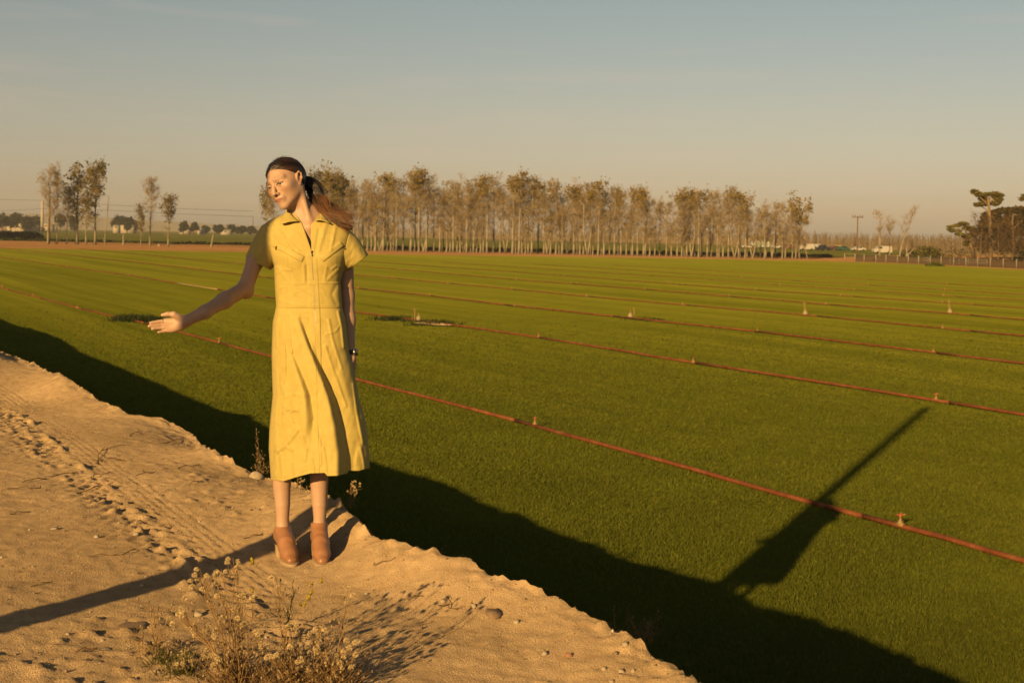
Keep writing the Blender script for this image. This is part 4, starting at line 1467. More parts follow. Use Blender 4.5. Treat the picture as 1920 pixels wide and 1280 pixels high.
def sdf_mesh(prims, h=0.003, B=16):
    """sparse surface nets of a smooth union of solids -> vertices, quads"""
    C = np.array([p[1] for p in prims]); Rr = np.array([p[2] for p in prims]); K = np.array([p[3] for p in prims])
    isu = np.array([p[4] == 'u' for p in prims])
    lo = (C[isu] - Rr[isu][:, None] - 0.03).min(0); hi = (C[isu] + Rr[isu][:, None] + 0.03).max(0)
    bs = B * h
    nb = np.ceil((hi - lo) / bs).astype(int)
    g = np.stack(np.meshgrid(*[np.arange(n) for n in nb], indexing='ij'), -1).reshape(-1, 3)
    cen = lo + (g + 0.5) * bs
    hd = bs * 0.5 * math.sqrt(3)

    def evalf(P, bc):
        """P: (n, m, 3) points, bc: (n, 3) block centres"""
        d = np.full(P.shape[:2], 1.0)
        for i, (f, c, r, k, op) in enumerate(prims):
            near = np.nonzero(np.linalg.norm(bc - c, axis=1) < r + hd + k + 0.02)[0]
            if not len(near):
                continue
            b = f(P[near]); a = d[near]
            if op == 'u':
                t = np.clip(0.5 + 0.5 * (a - b) / k, 0, 1)
                d[near] = a * (1 - t) + b * t - k * t * (1 - t)
            else:
                t = np.clip(0.5 - 0.5 * (a + b) / k, 0, 1)
                d[near] = a * (1 - t) + (-b) * t + k * t * (1 - t)
        return d
    dc = evalf(cen[:, None, :], cen)[:, 0]
    act = np.abs(dc) < hd * 1.35 + 0.012
    g = g[act]; cen = cen[act]
    n1 = B + 1
    off = np.stack(np.meshgrid(*[np.arange(n1)] * 3, indexing='ij'), -1).reshape(-1, 3)
    verts = []; keys = []; quads = []
    N = nb * B + 2
    kk = lambda I: (I[..., 0] * N[1] + I[..., 1]) * N[2] + I[..., 2]
    edges = []
    CH = 160
    for s in range(0, len(g), CH):
        gb = g[s:s + CH]
        I = gb[:, None, :] * B + off[None]
        P = lo + I * h
        d = evalf(P, cen[s:s + CH]).reshape(len(gb), n1, n1, n1)
        ins = d < 0
        corners = [(x, y, z) for x in (0, 1) for y in (0, 1) for z in (0, 1)]
        cnt = sum(ins[:, x:x + B, y:y + B, z:z + B].astype(np.int8) for x, y, z in corners)
        bi, ci, cj, ck = np.nonzero((cnt > 0) & (cnt < 8))
        acc = np.zeros((len(bi), 3)); num = np.zeros(len(bi))
        for ax in range(3):
            for u in (0, 1):
                for v in (0, 1):
                    o0 = [0, 0, 0]; o0[(ax + 1) % 3] = u; o0[(ax + 2) % 3] = v
                    o1 = list(o0); o1[ax] = 1
                    d0 = d[bi, ci + o0[0], cj + o0[1], ck + o0[2]]; d1 = d[bi, ci + o1[0], cj + o1[1], ck + o1[2]]
                    c = (d0 < 0) != (d1 < 0)
                    t = np.where(c, d0 / np.where(c, d0 - d1, 1), 0)
                    q = np.tile(np.array(o0, float), (len(bi), 1)); q[:, ax] = t
                    acc += q * c[:, None]; num += c
        cell = gb[bi] * B + np.stack([ci, cj, ck], -1)
        verts.append(lo + (cell + acc / num[:, None]) * h)
        keys.append(kk(cell))
        for ax in range(3):
            sl0 = (slice(None),) + (slice(0, B),) * 3
            sl1 = [slice(None)] + [slice(0, B)] * 3
            sl1[ax + 1] = slice(1, B + 1)
            a = ins[sl0]; b = ins[tuple(sl1)]
            bi, ci, cj, ck = np.nonzero(a != b)
            cell = gb[bi] * B + np.stack([ci, cj, ck], -1)
            e1 = np.zeros(3, int); e1[(ax + 1) % 3] = 1
            e2 = np.zeros(3, int); e2[(ax + 2) % 3] = 1
            q = np.stack([kk(cell - e1 - e2), kk(cell - e2), kk(cell), kk(cell - e1)], -1)
            flip = ~a[bi, ci, cj, ck]
            q[flip] = q[flip][:, ::-1]
            edges.append(q)
    V = np.concatenate(verts); Kc = np.concatenate(keys)
    o = np.argsort(Kc); V = V[o]; Kc = Kc[o]
    Q = np.concatenate(edges)
    ix = np.searchsorted(Kc, Q); ix = np.clip(ix, 0, len(Kc) - 1)
    ok = (Kc[ix] == Q).all(1)
    return V, ix[ok]


def relax(V, Q, it=2, lam=0.5):
    for _ in range(it):
        acc = np.zeros_like(V); n = np.zeros(len(V))
        for a, b in ((0, 1), (1, 2), (2, 3), (3, 0)):
            for p, q in ((a, b), (b, a)):
                np.add.at(acc, Q[:, p], V[Q[:, q]]); np.add.at(n, Q[:, p], 1)
        V = V + lam * (acc / np.maximum(n, 1)[:, None] - V)
    return V


# head frame
PSI, TAU = rad(30.0), rad(23.0)


def _ry(v):
    c, s = math.cos(TAU), math.sin(TAU)
    return np.array([v[0] * c - v[2] * s, v[1], v[0] * s + v[2] * c])


HF = _ry((-math.sin(PSI), -math.cos(PSI), 0)); HL_ = _ry((math.cos(PSI), -math.sin(PSI), 0)); HU = _ry((0, 0, 1))
_p = rad(0.0)                                          # chin slightly lifted
HF, HU = HF * math.cos(_p) + HU * math.sin(_p), HU * math.cos(_p) - HF * math.sin(_p)
HM = np.stack([HL_, HF, HU], 1)                        # columns: her left, forward, up
H0 = W(535.5, 342.8, -0.02)


def HP(l, f, u):
    return H0 + HM @ (np.array([l, f, u], float) * 0.001)


def hrc(a, b, r1, r2, k=10, op='u'):
    return rcone(HP(*a), HP(*b), r1 * .001, r2 * .001, k * .001, op)


def hel(c, r, k=20, op='u', rot=None):
    M = HM if rot is None else HM @ rot
    return ellip(HP(*c), np.array(r, float) * .001, M, k * .001, op)


prims = [
    hel((0, -12, 26), (72, 92, 82)),
    hel((0, 26, -30), (58, 60, 74), 30),
    hrc((0, 62, -92), (0, 70, -99), 20, 14, 18),
]
for s in (-1, 1):
    prims += [hrc((s * 52, -4, -52), (s * 12, 64, -97), 15, 12, 26),      # jaw line
              hel((s * 43, 54, -20), (24, 24, 20), 22),                    # cheek bone
              hel((s * 47, 16, -34), (19, 42, 40), 24),                    # side of the cheek
              hrc((s * 12, 81, 20), (s * 46, 63, 22), 8, 8, 18)]         # brow
for s in (-1, 1):
    prims += [hel((s * 31, 90, 2), (17, 13, 11), 8, 's')]                  # eye socket
prims += [hrc((0, 84, 8), (0, 97, -18), 6.5, 8, 9), hrc((0, 97, -18), (0, 106, -38), 8, 9, 8),
          hel((0, 80, -66), (24, 13, 20), 16)]                             # mouth mound
for s in (-1, 1):
    prims += [hrc((s * 11, 92, -42), (s * 10, 96, -39), 7.0, 6.0, 6),
              hrc((s * 6, 98, -48.5), (s * 7, 96, -48.5), 3.0, 2.8, 3, 's'),  # nostril
              hrc((s * 19, 85, -67), (s * 4, 93, -64), 2.0, 3.2, 4),        # upper lip
              hrc((s * 17, 85, -69.5), (0, 91, -73), 2.2, 3.9, 4),              # lower lip
              hrc((s * 16, 84, -2), (s * 31, 87.5, 6.5), 3.0, 3.8, 4), hrc((s * 31, 87.5, 6.5), (s * 46, 74, 1), 3.8, 3.0, 4),
              hrc((s * 17, 83, -5), (s * 31, 84.5, -9.5), 2.6, 3.0, 4), hrc((s * 31, 84.5, -9.5), (s * 45, 73, -2), 3.0, 2.6, 4)]
prims += [hrc((-19, 91, -68.4), (19, 91, -68.4), 1.2, 1.2, 2, 's')]        # line between the lips
for s in (-1, 1):                                                          # ears
    pts = [(s * 68, 2, -24), (s * 73, 4, -4), (s * 78, -2, 14), (s * 82, -14, 22), (s * 84, -23, 12), (s * 80, -22, -8), (s * 73, -10, -24), (s * 70, -2, -33)]
    for a, b in zip(pts[:-1], pts[1:]):
        prims.append(hrc(a, b, 4.4, 4.4, 4))
    prims.append(hel((s * 72, -10, -4), (4, 14, 22), 6))
    prims.append(hrc((s * 71, -3, -31), (s * 71, -1, -34), 6, 5, 4))
# neck, shoulders, trunk
nb_ = W(578, 424, 0.02)
prims += [rcone(HP(0, -22, -55), nb_, 0.049, 0.054, 0.03),
          rcone(HP(52, -20, -45), W(583, 424, -0.050), 0.013, 0.011, 0.02),
          rcone(HP(-48, -16, -50), W(576, 424, -0.050), 0.012, 0.010, 0.02),
          rcone(W(580, 407, 0.03), W(522, 430, 0.03), 0.043, 0.036, 0.04), rcone(W(582, 407, 0.03), W(630, 432, 0.03), 0.043, 0.036, 0.04),
          rcone(W(579, 426, -0.058), W(545, 426, -0.035), 0.010, 0.010, 0.02), rcone(W(582, 426, -0.058), W(618, 427, -0.035), 0.010, 0.010, 0.02),
          ellip(W(577, 460, 0.02), (0.135, 0.088, 0.16), None, 0.04), ellip(W(578, 545, 0.02), (0.115, 0.072, 0.16), None, 0.05),
          ellip(W(580, 625, 0.02), (0.135, 0.085, 0.15), None, 0.05)]
# legs
for s, kn, ca, an, ft in ((-1, (529, 820), (528.5, 908), (530, 980), (538, 1040)), (1, (600, 820), (598.5, 905), (599.5, 976), (603, 1036))):
    prims += [rcone(W(565 if s < 0 else 594, 650, 0.02), W(*kn, 0.0), 0.078, 0.050, 0.03), rcone(W(*kn, 0.0), W(*ca, 0.012), 0.048, 0.0405, 0.004),
              rcone(W(*ca, 0.012), W(an[0], 945, 0.005), 0.0405, 0.0335, 0.004), rcone(W(an[0], 945, 0.005), W(*an, 0.0), 0.0335, 0.0275, 0.004),
              rcone(W(an[0], 985, 0.01), W(an[0] + 2, 1005, -0.02), 0.029, 0.03, 0.02), rcone(W(an[0] + 2, 1005, -0.02), W(ft[0], ft[1], -0.09), 0.029, 0.024, 0.02)]
# arm held out, in the shade of the pole
SD = shade_dy
SH_L, EL_L, WR_L = W(502, 449, 0.03), W(459.5, 541, SD(459)), W(351, 601, SD(384) - 0.005)
prims += [rcone(W(522, 446, 0.03), SH_L, 0.050, 0.042, 0.04), rcone(SH_L, W(478, 490, SD(478)), 0.041, 0.0365, 0.02), rcone(W(478, 490, SD(478)), EL_L, 0.0365, 0.0345, 0.02),
          rcone(EL_L, W(421, 563, SD(421)), 0.0335, 0.0345, 0.02), rcone(W(421, 563, SD(421)), W(384, 585, SD(392)), 0.0345, 0.0275, 0.02), rcone(W(384, 585, SD(392)), WR_L, 0.0275, 0.0235, 0.02),
          rcone(W(463, 549, SD(459)), W(460, 545, SD(459)), 0.026, 0.026, 0.02)]


def hand(pt, K, thumb, heel, dirs_k=0.004):
    out = []
    wrist = pt
    for (kn, mids, tip, r) in K:
        out.append(rcone(wrist, kn, 0.0165, 0.0105, 0.014))
        ch = [kn] + list(mids) + [tip]
        rr = np.linspace(r, r * 0.80, len(ch))
        for a, b, ra, rb in zip(ch[:-1], ch[1:], rr[:-1], rr[1:]):
            out.append(rcone(a, b, ra, rb, 0.0035))
    for a, b, ra, rb in zip(thumb[:-1], thumb[1:], (0.0165, 0.0125, 0.0090), (0.0130, 0.0092, 0.0072)):
        out.append(rcone(a, b, ra, rb, 0.007))
    out.append(rcone(*heel, 0.019, 0.016, 0.014))
    return out


DH = float(SD(384)) - 0.008
prims += hand(WR_L,
              [(W(311, 601, DH - .004), [W(297, 602.8, DH - .012)], W(282.5, 605.2, DH - .024), 0.0085),
               (W(309, 607.3, DH - .001), [W(295, 609, DH - .010)], W(279.5, 611.5, DH - .026), 0.0086),
               (W(311, 613.6, DH + .001), [W(298, 615, DH - .008)], W(286, 616.6, DH - .024), 0.0081),
               (W(317, 619, DH + .003), [W(307, 621, DH - .006)], W(297.5, 622.8, DH - .018), 0.0073)],
              [W(339, 597, DH - .006), W(326, 589.5, DH - .016), W(314, 588.8, DH - .020), W(304, 590.6, DH - .022)],
              (W(341, 610, DH), W(326, 616, DH + .002)))
# the other arm hanging behind the skirt
prims += [rcone(W(620, 446, 0.03), W(646, 456, 0.04), 0.050, 0.042, 0.04), rcone(W(646, 456, 0.04), W(650, 555, 0.075), 0.040, 0.034, 0.02),
          rcone(W(650, 555, 0.075), W(652, 600, 0.06), 0.034, 0.034, 0.02), rcone(W(652, 600, 0.06), W(657, 656, 0.03), 0.033, 0.0225, 0.02)]
DR = 0.02
prims += hand(W(657.5, 660, DR + .01),
              [(W(663, 690, DR), [W(664, 702, DR - .012)], W(660, 712, DR - .022), 0.0085), (W(660, 692, DR - .01), [W(660, 706, DR - .02)], W(656, 715, DR - .026), 0.0085),
               (W(656, 691, DR - .018), [W(655, 704, DR - .026)], W(652, 712, DR - .03), 0.008), (W(652, 688, DR - .022), [W(651, 699, DR - .03)], W(649, 707, DR - .034), 0.0075)],
              [W(660, 672, DR - .012), W(656, 684, DR - .032), W(654, 694, DR - .038), W(653, 702, DR - .04)],
              (W(658, 672, DR), W(659, 684, DR)))
V, Q = sdf_mesh(prims, 0.003)
V = relax(V, Q, 1, 0.4)
print('body verts', len(V))

# skin tones: where lips, brows, lashes, cheeks and knuckles differ in colour
hp = (V - H0) @ HM * 1000.0                            # head coordinates in mm


def seg_d(p, a, b):
    a = np.array(a, float); b = np.array(b, float)
    t = np.clip(((p - a) @ (b - a)) / ((b - a) @ (b - a)), 0, 1)
    return np.linalg.norm(p - a - t[:, None] * (b - a), axis=1)


skin = np.array([0.62, 0.375, 0.235])
cv = np.tile(skin, (len(V), 1))
cv *= (1 + 0.05 * fbm(V[:, 0] * 40, V[:, 2] * 40, 91, 3))[:, None]


def paintc(w, c):
    global cv
    w = np.clip(w, 0, 1)[:, None]
    cv = cv * (1 - w) + np.array(c) * w


isface = hp[:, 1] > 30
for s in (-1, 1):
    paintc(np.exp(-(np.linalg.norm((hp - [s * 42, 70, -28]) / [20, 30, 16], axis=1)) ** 2) * 0.45, (0.56, 0.26, 0.16))
    d = np.minimum(seg_d(hp, (s * 19, 86, -67), (s * 4, 95, -64)), seg_d(hp, (s * 17, 87, -69.5), (0, 94, -73)))
    paintc(smoothstep(6.5, 3.5, d) * isface * 0.85, (0.44, 0.17, 0.115))
    d = np.minimum(seg_d(hp, (s * 13, 92, 20), (s * 32, 84, 26)), seg_d(hp, (s * 32, 84, 26), (s * 49, 70, 22)))
    paintc(smoothstep(8.0, 3.5, d) * 0.42, (0.22, 0.115, 0.06))
    d = np.minimum(seg_d(hp, (s * 17, 85, -1.5), (s * 31, 90, 3.2)), seg_d(hp, (s * 31, 90, 3.2), (s * 47, 76, -1)))
    paintc(smoothstep(4.2, 2.0, d) * 0.85, (0.06, 0.03, 0.02))
    d = np.minimum(seg_d(hp, (s * 17, 85, -4), (s * 31, 88, -7.5)), seg_d(hp, (s * 31, 88, -7.5), (s * 46, 74, -3)))
    paintc(smoothstep(3.0, 1.5, d) * 0.4, (0.16, 0.08, 0.05))
paintc(smoothstep(4.5, 2.5, seg_d(hp, (-19, 91, -68.4), (19, 91, -68.4))) * 0.5, (0.22, 0.06, 0.05))  # shade in the crease between the lips, painted into the colour
for s in (-1, 1):
    paintc(smoothstep(5.0, 3.0, seg_d(hp, (s * 6, 97, -48.5), (s * 7, 95, -48.5))) * 0.7, (0.14, 0.05, 0.03))  # shade inside the nostrils, painted into the colour
    paintc(smoothstep(34, 10, np.linalg.norm(hp - [s * 74, -10, -4], axis=1)) * 0.35, (0.52, 0.22, 0.14))
# freckles
fk = np.clip(vnoise(hp[:, 0] * 0.45 + hp[:, 1] * 0.3, hp[:, 2] * 0.45, 12) - 0.55, 0, 1) * 1.6
paintc(fk * isface * (hp[:, 2] < 5) * 0.25, (0.36, 0.17, 0.09))


def skin_setup(nt):
    f = nz(nt, 260, 2, 0.6)
    return vcol(nt), bump(nt, f, 0.10, 0.002)


M_SKIN = principled('skin', None, 0.52, spec=0.35, setup=skin_setup, sss=0.10)
bm_ = MB().add(V, quads=Q, col=cv)
body = bm_.build('body', M_SKIN, person, origin=WROOT)

# eyes
M_EYE = principled('eye_surface', None, 0.25, spec=0.5, setup=blade_setup)
for s in (-1, 1):
    c = HP(s * 31, 74.5, -1)
    gaze = (np.array([cam.matrix_world.translation.x, 0.0, CAMZ]) - c)
    gaze = gaze / np.linalg.norm(gaze) * 0.72 + HF * 0.5
    gaze /= np.linalg.norm(gaze)
    th = np.linspace(0, math.pi, 15); ph = np.linspace(0, 2 * math.pi, 20, endpoint=False)
    ax1 = np.cross(gaze, HU); ax1 /= np.linalg.norm(ax1); ax2 = np.cross(gaze, ax1)
    rows = np.array([[c + 0.0122 * (math.cos(t) * gaze + math.sin(t) * (math.cos(p) * ax1 + math.sin(p) * ax2)) for p in ph] for t in th])
    colr = np.array([[((0.008, 0.006, 0.005) if t < 0.2 else (0.055, 0.032, 0.014) if t < 0.5 else (0.62, 0.52, 0.44)) for p in ph] for t in th])
    MB().grid(rows, closed=True, col=colr.reshape(-1, 3)).build('eye', M_EYE, person, origin=WROOT)

# ---- hair
def hairline(l, f, u):
    cut = np.where(f > 5, 25 + 0.68 * (f - 5), 25 + 1.0 * (f - 5))
    cut = cut + 17 * np.exp(-((l - 24) / 30) ** 2) * smoothstep(15, 45, f)
    return u - cut


def cap_f(p):
    q = (p - H0) @ HM * 1000.0
    qq = q - np.array([0, -18, 27.0])
    r = np.array([79, 106.0, 88.0])
    k0 = np.linalg.norm(qq / r, axis=-1); k1 = np.linalg.norm(qq / (r * r), axis=-1) + 1e-9
    d = k0 * (k0 - 1) / k1
    g = -hairline(q[..., 0], q[..., 1], q[..., 2]) * 0.78
    dd = np.maximum(d, g)
    m_ = np.maximum(6 - np.abs(d - g), 0) / 6
    dd = dd + 5.5 * np.exp(-np.maximum(hairline(q[..., 0], q[..., 1], q[..., 2]), 0) / 9.0) * (q[..., 1] > -40)
    return (dd + m_ * m_ * 1.5) * 0.001


Vc, Qc = sdf_mesh([(cap_f, H0, 0.14, 0.001, 'u')], 0.003)
hh_ = (Vc - H0) @ HM * 1000.0
TIE = np.array([14.0, -112.0, -14.0])


def hair_setup(nt):
    return vcol(nt), None


M_HAIR = principled('brown_hair', None, 0.42, spec=0.45, setup=hair_setup)
hair = MB()
hair.add(Vc, quads=Qc, col=(0.020, 0.010, 0.006))
rngh = np.random.RandomState(5)
EC = np.array([0, -18, 27.0]); ER = np.array([79, 106.0, 88.0])
starts = []
for i in range(520):
    s = rngh.choice([-1, 1])
    q = rngh.rand()
    if q < 0.55:                                       # from the hairline, temple to forehead
        f = rngh.uniform(-8, 74)
        u = 25 + 0.68 * (f - 5) if f > 5 else 25 + (f - 5)
        y = (f - EC[1]) / ER[1]; z = (u - EC[2]) / ER[2]
        x = s * math.sqrt(max(0.0, 1 - y * y - z * z))
    else:                                              # from the parting and anywhere over the crown
        a = rngh.uniform(0.10, 1.75)
        x = s * rngh.uniform(0.0, 0.65)
        y = math.cos(a); z = math.sin(a)
        n_ = math.sqrt(x * x + y * y + z * z); x, y, z = x / n_, y / n_, z / n_
        if hairline(0, EC[1] + y * ER[1], EC[2] + z * ER[2]) < 0:
            continue
    starts.append((x, y, z))
dt_ = (TIE - EC) / ER; dt_ /= np.linalg.norm(dt_)
for st_ in starts:
    d0 = np.array(st_); d0 /= np.linalg.norm(d0)
    om = math.acos(np.clip(d0 @ dt_, -1, 1))
    if om < 0.15 or om > 3.0:
        continue
    t = np.linspace(0, 1, 12)
    D = (np.sin((1 - t) * om)[:, None] * d0 + np.sin(t * om)[:, None] * dt_) / math.sin(om)
    # hair lies over the ear before it runs back
    D[:, 2] += 0.16 * np.sin(t * math.pi) * (0.4 + 0.6 * abs(d0[0]))
    D /= np.linalg.norm(D, axis=1, keepdims=True)
    lift = 1.0 + (rngh.uniform(0.000, 0.024) + 0.006 * np.sin(t * rngh.uniform(3, 9) + rngh.rand() * 6)) * np.minimum(1, t * 5 + 0.25)
    lift = lift * (0.93 + 0.07 * np.minimum(1, t * 7))
    L_ = EC + D * ER * lift[:, None]
    low = np.minimum(hairline(L_[:, 0], L_[:, 1], L_[:, 2]) - 2.0, 0)
    low[0] = 0
    L_ = L_ - np.outer(low, [0, -0.35, 1.0])
    Dn = (L_ - EC) / ER
    L_ = EC + Dn / np.linalg.norm(Dn, axis=1, keepdims=True) * ER * lift[:, None]
    pts = H0 + (L_ @ HM.T) * 0.001
    c = (np.array([0.028, 0.0135, 0.0075]) if rngh.rand() < 0.75 else np.array([0.075, 0.033, 0.014])) * rngh.uniform(0.4, 1.8)
    r = rngh.uniform(0.0010, 0.0019)
    hair.tube(pts, r * np.array([0.5] + [1] * 10 + [0.7]), 4, cap=False, col=c)
# fine short hairs softening the hairline at forehead and temple
for i in range(260):
    s = rngh.choice([-1, 1]); f = rngh.uniform(-2, 76)
    l0 = s * 60 if f < 45 else s * rngh.uniform(0, 55)
    u = float(hairline(np.array(l0), np.array(f), np.array(0.0))) * -1 - rngh.uniform(-3, 5)
    y = (f - EC[1]) / ER[1]; z = (u - EC[2]) / ER[2]
    if y * y + z * z > 0.995:
        continue
    x = s * math.sqrt(1 - y * y - z * z)
    d0 = np.array([x, y, z]); t = np.linspace(0, 1, 6)
    v = np.array([0.12 * s, -1.0, 0.55 + rngh.uniform(-0.3, 0.3)]); v -= d0 * (v @ d0)
    D = d0 + np.outer(t * rngh.uniform(0.12, 0.34), v)
    D /= np.linalg.norm(D, axis=1, keepdims=True)
    L_ = EC + D * ER * (0.925 + 0.075 * t)[:, None]
    hair.tube(H0 + (L_ @ HM.T) * 0.001, rngh.uniform(0.0005, 0.0009), 3, cap=False, col=np.array([0.07, 0.033, 0.015]) * rngh.uniform(0.5, 1.3))
# a few stray hairs over the crown and the temple
for i in range(26):
    a0 = rngh.uniform(0.5, 2.3); x0 = rngh.uniform(-0.6, 0.6)
    d0 = np.array([x0, math.cos(a0), math.sin(a0)]); d0 /= np.linalg.norm(d0)
    t = np.linspace(0, 1, 7)
    D = d0 + np.outer(t, rngh.randn(3) * 0.25 + np.array([0, -0.45, 0.05]))
    D /= np.linalg.norm(D, axis=1, keepdims=True)
    L_ = EC + D * ER * (1.01 + 0.10 * np.sin(t * 2.6) * rngh.uniform(0.2, 1.0))[:, None]
    hair.tube(H0 + (L_ @ HM.T) * 0.001, 0.00042, 3, cap=False, col=(0.05, 0.025, 0.012))
hair_o = hair.build('hair', M_HAIR, person, origin=WROOT)

# ponytail: a dark knot close to the head, then wind-blown waves to the shoulder
pt = MB()
knot = [(572, 343, 0.06), (583, 346, 0.07), (590, 351, 0.07), (591, 361, 0.06), (592, 373, 0.05), (599, 384, 0.035), (610, 396, 0.015), (624, 406, -0.01), (641, 416, -0.03), (660, 428, -0.04)]
kp = np.array([W(*k) for k in knot])
krad = np.array([0.034, 0.034, 0.035, 0.038, 0.036, 0.039, 0.040, 0.036, 0.030, 0.014])
tt = np.linspace(0, 1, len(kp))
tf = np.linspace(0, 1, 34)


def cr_(tq):
    # smooth path through the control points
    P = np.array([np.interp(tq, tt, kp[:, j]) for j in range(3)]).T
    for _ in range(4):
        P[1:-1] = 0.25 * P[:-2] + 0.5 * P[1:-1] + 0.25 * P[2:]
    return P


PC = cr_(tf)
RC = np.interp(tf, tt, krad)
T_ = np.gradient(PC, axis=0); T_ /= np.linalg.norm(T_, axis=1, keepdims=True)
S_ = np.cross(T_, [0, -1, 0.0]); S_ /= np.linalg.norm(S_, axis=1, keepdims=True)
B_ = np.cross(T_, S_)
pt.tube(PC, RC * 0.70, 10, col=np.repeat(np.interp(tf, [0, 0.45, 0.6, 1], [0.012, 0.02, 0.07, 0.10])[:, None, None] * np.array([1, 0.42, 0.17]), 10, 1).reshape(-1, 3))
LOCK = [(rngh.rand() * 6.283, rngh.uniform(4, 8), rngh.rand() * 6.28, rngh.uniform(0.15, 0.5), rngh.uniform(0.35, 1.9)) for _ in range(26)]
for i in range(800):
    lk = LOCK[rngh.randint(26)]
    a = lk[0] + rngh.randn() * 0.13; rho = math.sqrt(rngh.uniform(0.35, 1.0))
    wav = lk[1] * rngh.uniform(0.95, 1.05); ph = lk[2] + rngh.randn() * 0.15; amp = lk[3] * rngh.uniform(0.8, 1.2)
    tl = rngh.uniform(0.72, 1.0) ** 0.7
    n_ = 26
    k = np.linspace(rngh.uniform(0, 0.06), min(tl, 1.0), n_)
    C = np.array([np.interp(k, tf, PC[:, j]) for j in range(3)]).T
    Rk = np.interp(k, tf, RC)
    sK = np.array([np.interp(k, tf, S_[:, j]) for j in range(3)]).T; bK = np.array([np.interp(k, tf, B_[:, j]) for j in range(3)]).T
    loose = np.clip(k - 0.45, 0, 1) * 1.1
    aa = a + 0.9 * np.sin(k * 7 + 0.7) * 0.4
    rr = rho * (1 + loose * rngh.uniform(-0.3, 0.8))
    off = np.outer(np.cos(aa) * Rk * rr, [1, 1, 1]) * sK + np.outer(np.sin(aa) * Rk * rr, [1, 1, 1]) * bK
    off += sK * (np.sin(k * 6.28 * wav * 0.35 + ph) * amp * 0.055 * np.clip(k * 2 - 0.5, 0, 1))[:, None] + bK * (np.cos(k * 6.28 * wav * 0.3 + ph) * amp * 0.03 * np.clip(k * 2 - 0.5, 0, 1))[:, None]
    P = C + off
    if rngh.rand() < 0.32:                             # flyaway strands blown to the right
        P += np.outer(np.clip(k - 0.55, 0, 1) ** 1.5, [rngh.uniform(0.0, 0.13), rngh.uniform(-0.03, 0.03), rngh.uniform(-0.02, 0.12)])
    kk_ = np.interp(k, [0, 0.38, 0.55, 1], [0, 0.05, 0.75, 1])[:, None]
    c = (np.array([0.014, 0.007, 0.004]) * (1 - kk_) + np.array([0.190, 0.080, 0.028]) * kk_) * rngh.uniform(0.7, 1.3) * lk[4]
    r = rngh.uniform(0.0006, 0.0013)
    pt.tube(P, r * np.linspace(1, 0.45, n_), 4, cap=False, col=np.repeat(c, 4, 0))
pt.build('ponytail', M_HAIR, hair_o, origin=WROOT).matrix_parent_inverse.identity()
bpy.data.objects['ponytail'].location = (0, 0, 0)

# ---- the dress
lx = [(398, 549), (402, 541), (405, 526), (410, 514), (417, 501), (425, 492), (440, 489), (460, 496), (480, 507), (497, 514), (530, 516), (575, 519), (583, 517), (605, 512), (666, 510), (746, 512.5), (812, 506), (847, 505), (905, 509)]
rx = [(398, 597), (402, 601), (405, 611), (410, 624), (420, 642), (432, 655), (445, 656.5), (470, 652), (500, 645), (527, 637.5), (577, 641), (600, 647), (626, 650), (664, 653), (693, 660), (725, 666), (757, 671), (799, 682), (831, 687), (880, 691.5), (905, 692)]
bd = [(398, 0.052), (402, 0.062), (410, 0.078), (425, 0.094), (445, 0.105), (480, 0.116), (530, 0.102), (575, 0.100), (640, 0.125), (700, 0.140), (800, 0.165), (905, 0.19)]
cyd = [(398, 0.02), (430, 0.02), (480, 0.012), (560, 0.012), (905, 0.01)]


def tab(T, y):
    T = np.array(T)
    return np.interp(y, T[:, 0], T[:, 1])


def zipx(y):
    return np.interp(y, [470, 530, 620, 700, 905], [584, 588, 592, 593.5, 600])


hem_u = np.array([-1.0, -0.76, -0.45, -0.2, 0.10, 0.14, 0.34, 0.54, 0.58, 0.80, 1.0])
hem_y = np.array([898, 902, 893, 887, 886, 892, 891.5, 887, 882, 882, 876])


def step_fold(x, y, ridge, right, amp, reach_l, reach_r):
    """a pleat: the cloth stands forward left of the ridge and drops back across the band to its right"""
    ridge = np.array(ridge, float); right = np.array(right, float)
    xr_ = np.interp(y, ridge[:, 1], ridge[:, 0]); xb = np.interp(y, right[:, 1], right[:, 0])
    A = np.interp(y, [a[0] for a in amp], [a[1] for a in amp])
    wdt = np.maximum(xb - xr_, 2)
    t = (x - xr_) / wdt
    left = np.exp(-np.clip((xr_ - x) / reach_l, 0, None) ** 1.3)
    rgt = -np.exp(-np.clip((x - xb) / reach_r, 0, None) ** 1.3)
    mid = 1 - 2 * smoothstep(0, 1, t)
    return A * np.where(t < 0, left, np.where(t > 1, rgt, mid))


def ridge_line(x, y, pts, w, amp):
    p = np.stack([x, y], -1).reshape(-1, 2)
    d = np.full(len(p), 1e9)
    for a, b in zip(pts[:-1], pts[1:]):
        a = np.array(a, float); b = np.array(b, float)
        t = np.clip(((p - a) @ (b - a)) / ((b - a) @ (b - a)), 0, 1)
        d = np.minimum(d, np.linalg.norm(p - a - t[:, None] * (b - a), axis=1))
    return (amp * np.exp(-(d / w) ** 2)).reshape(np.shape(x))


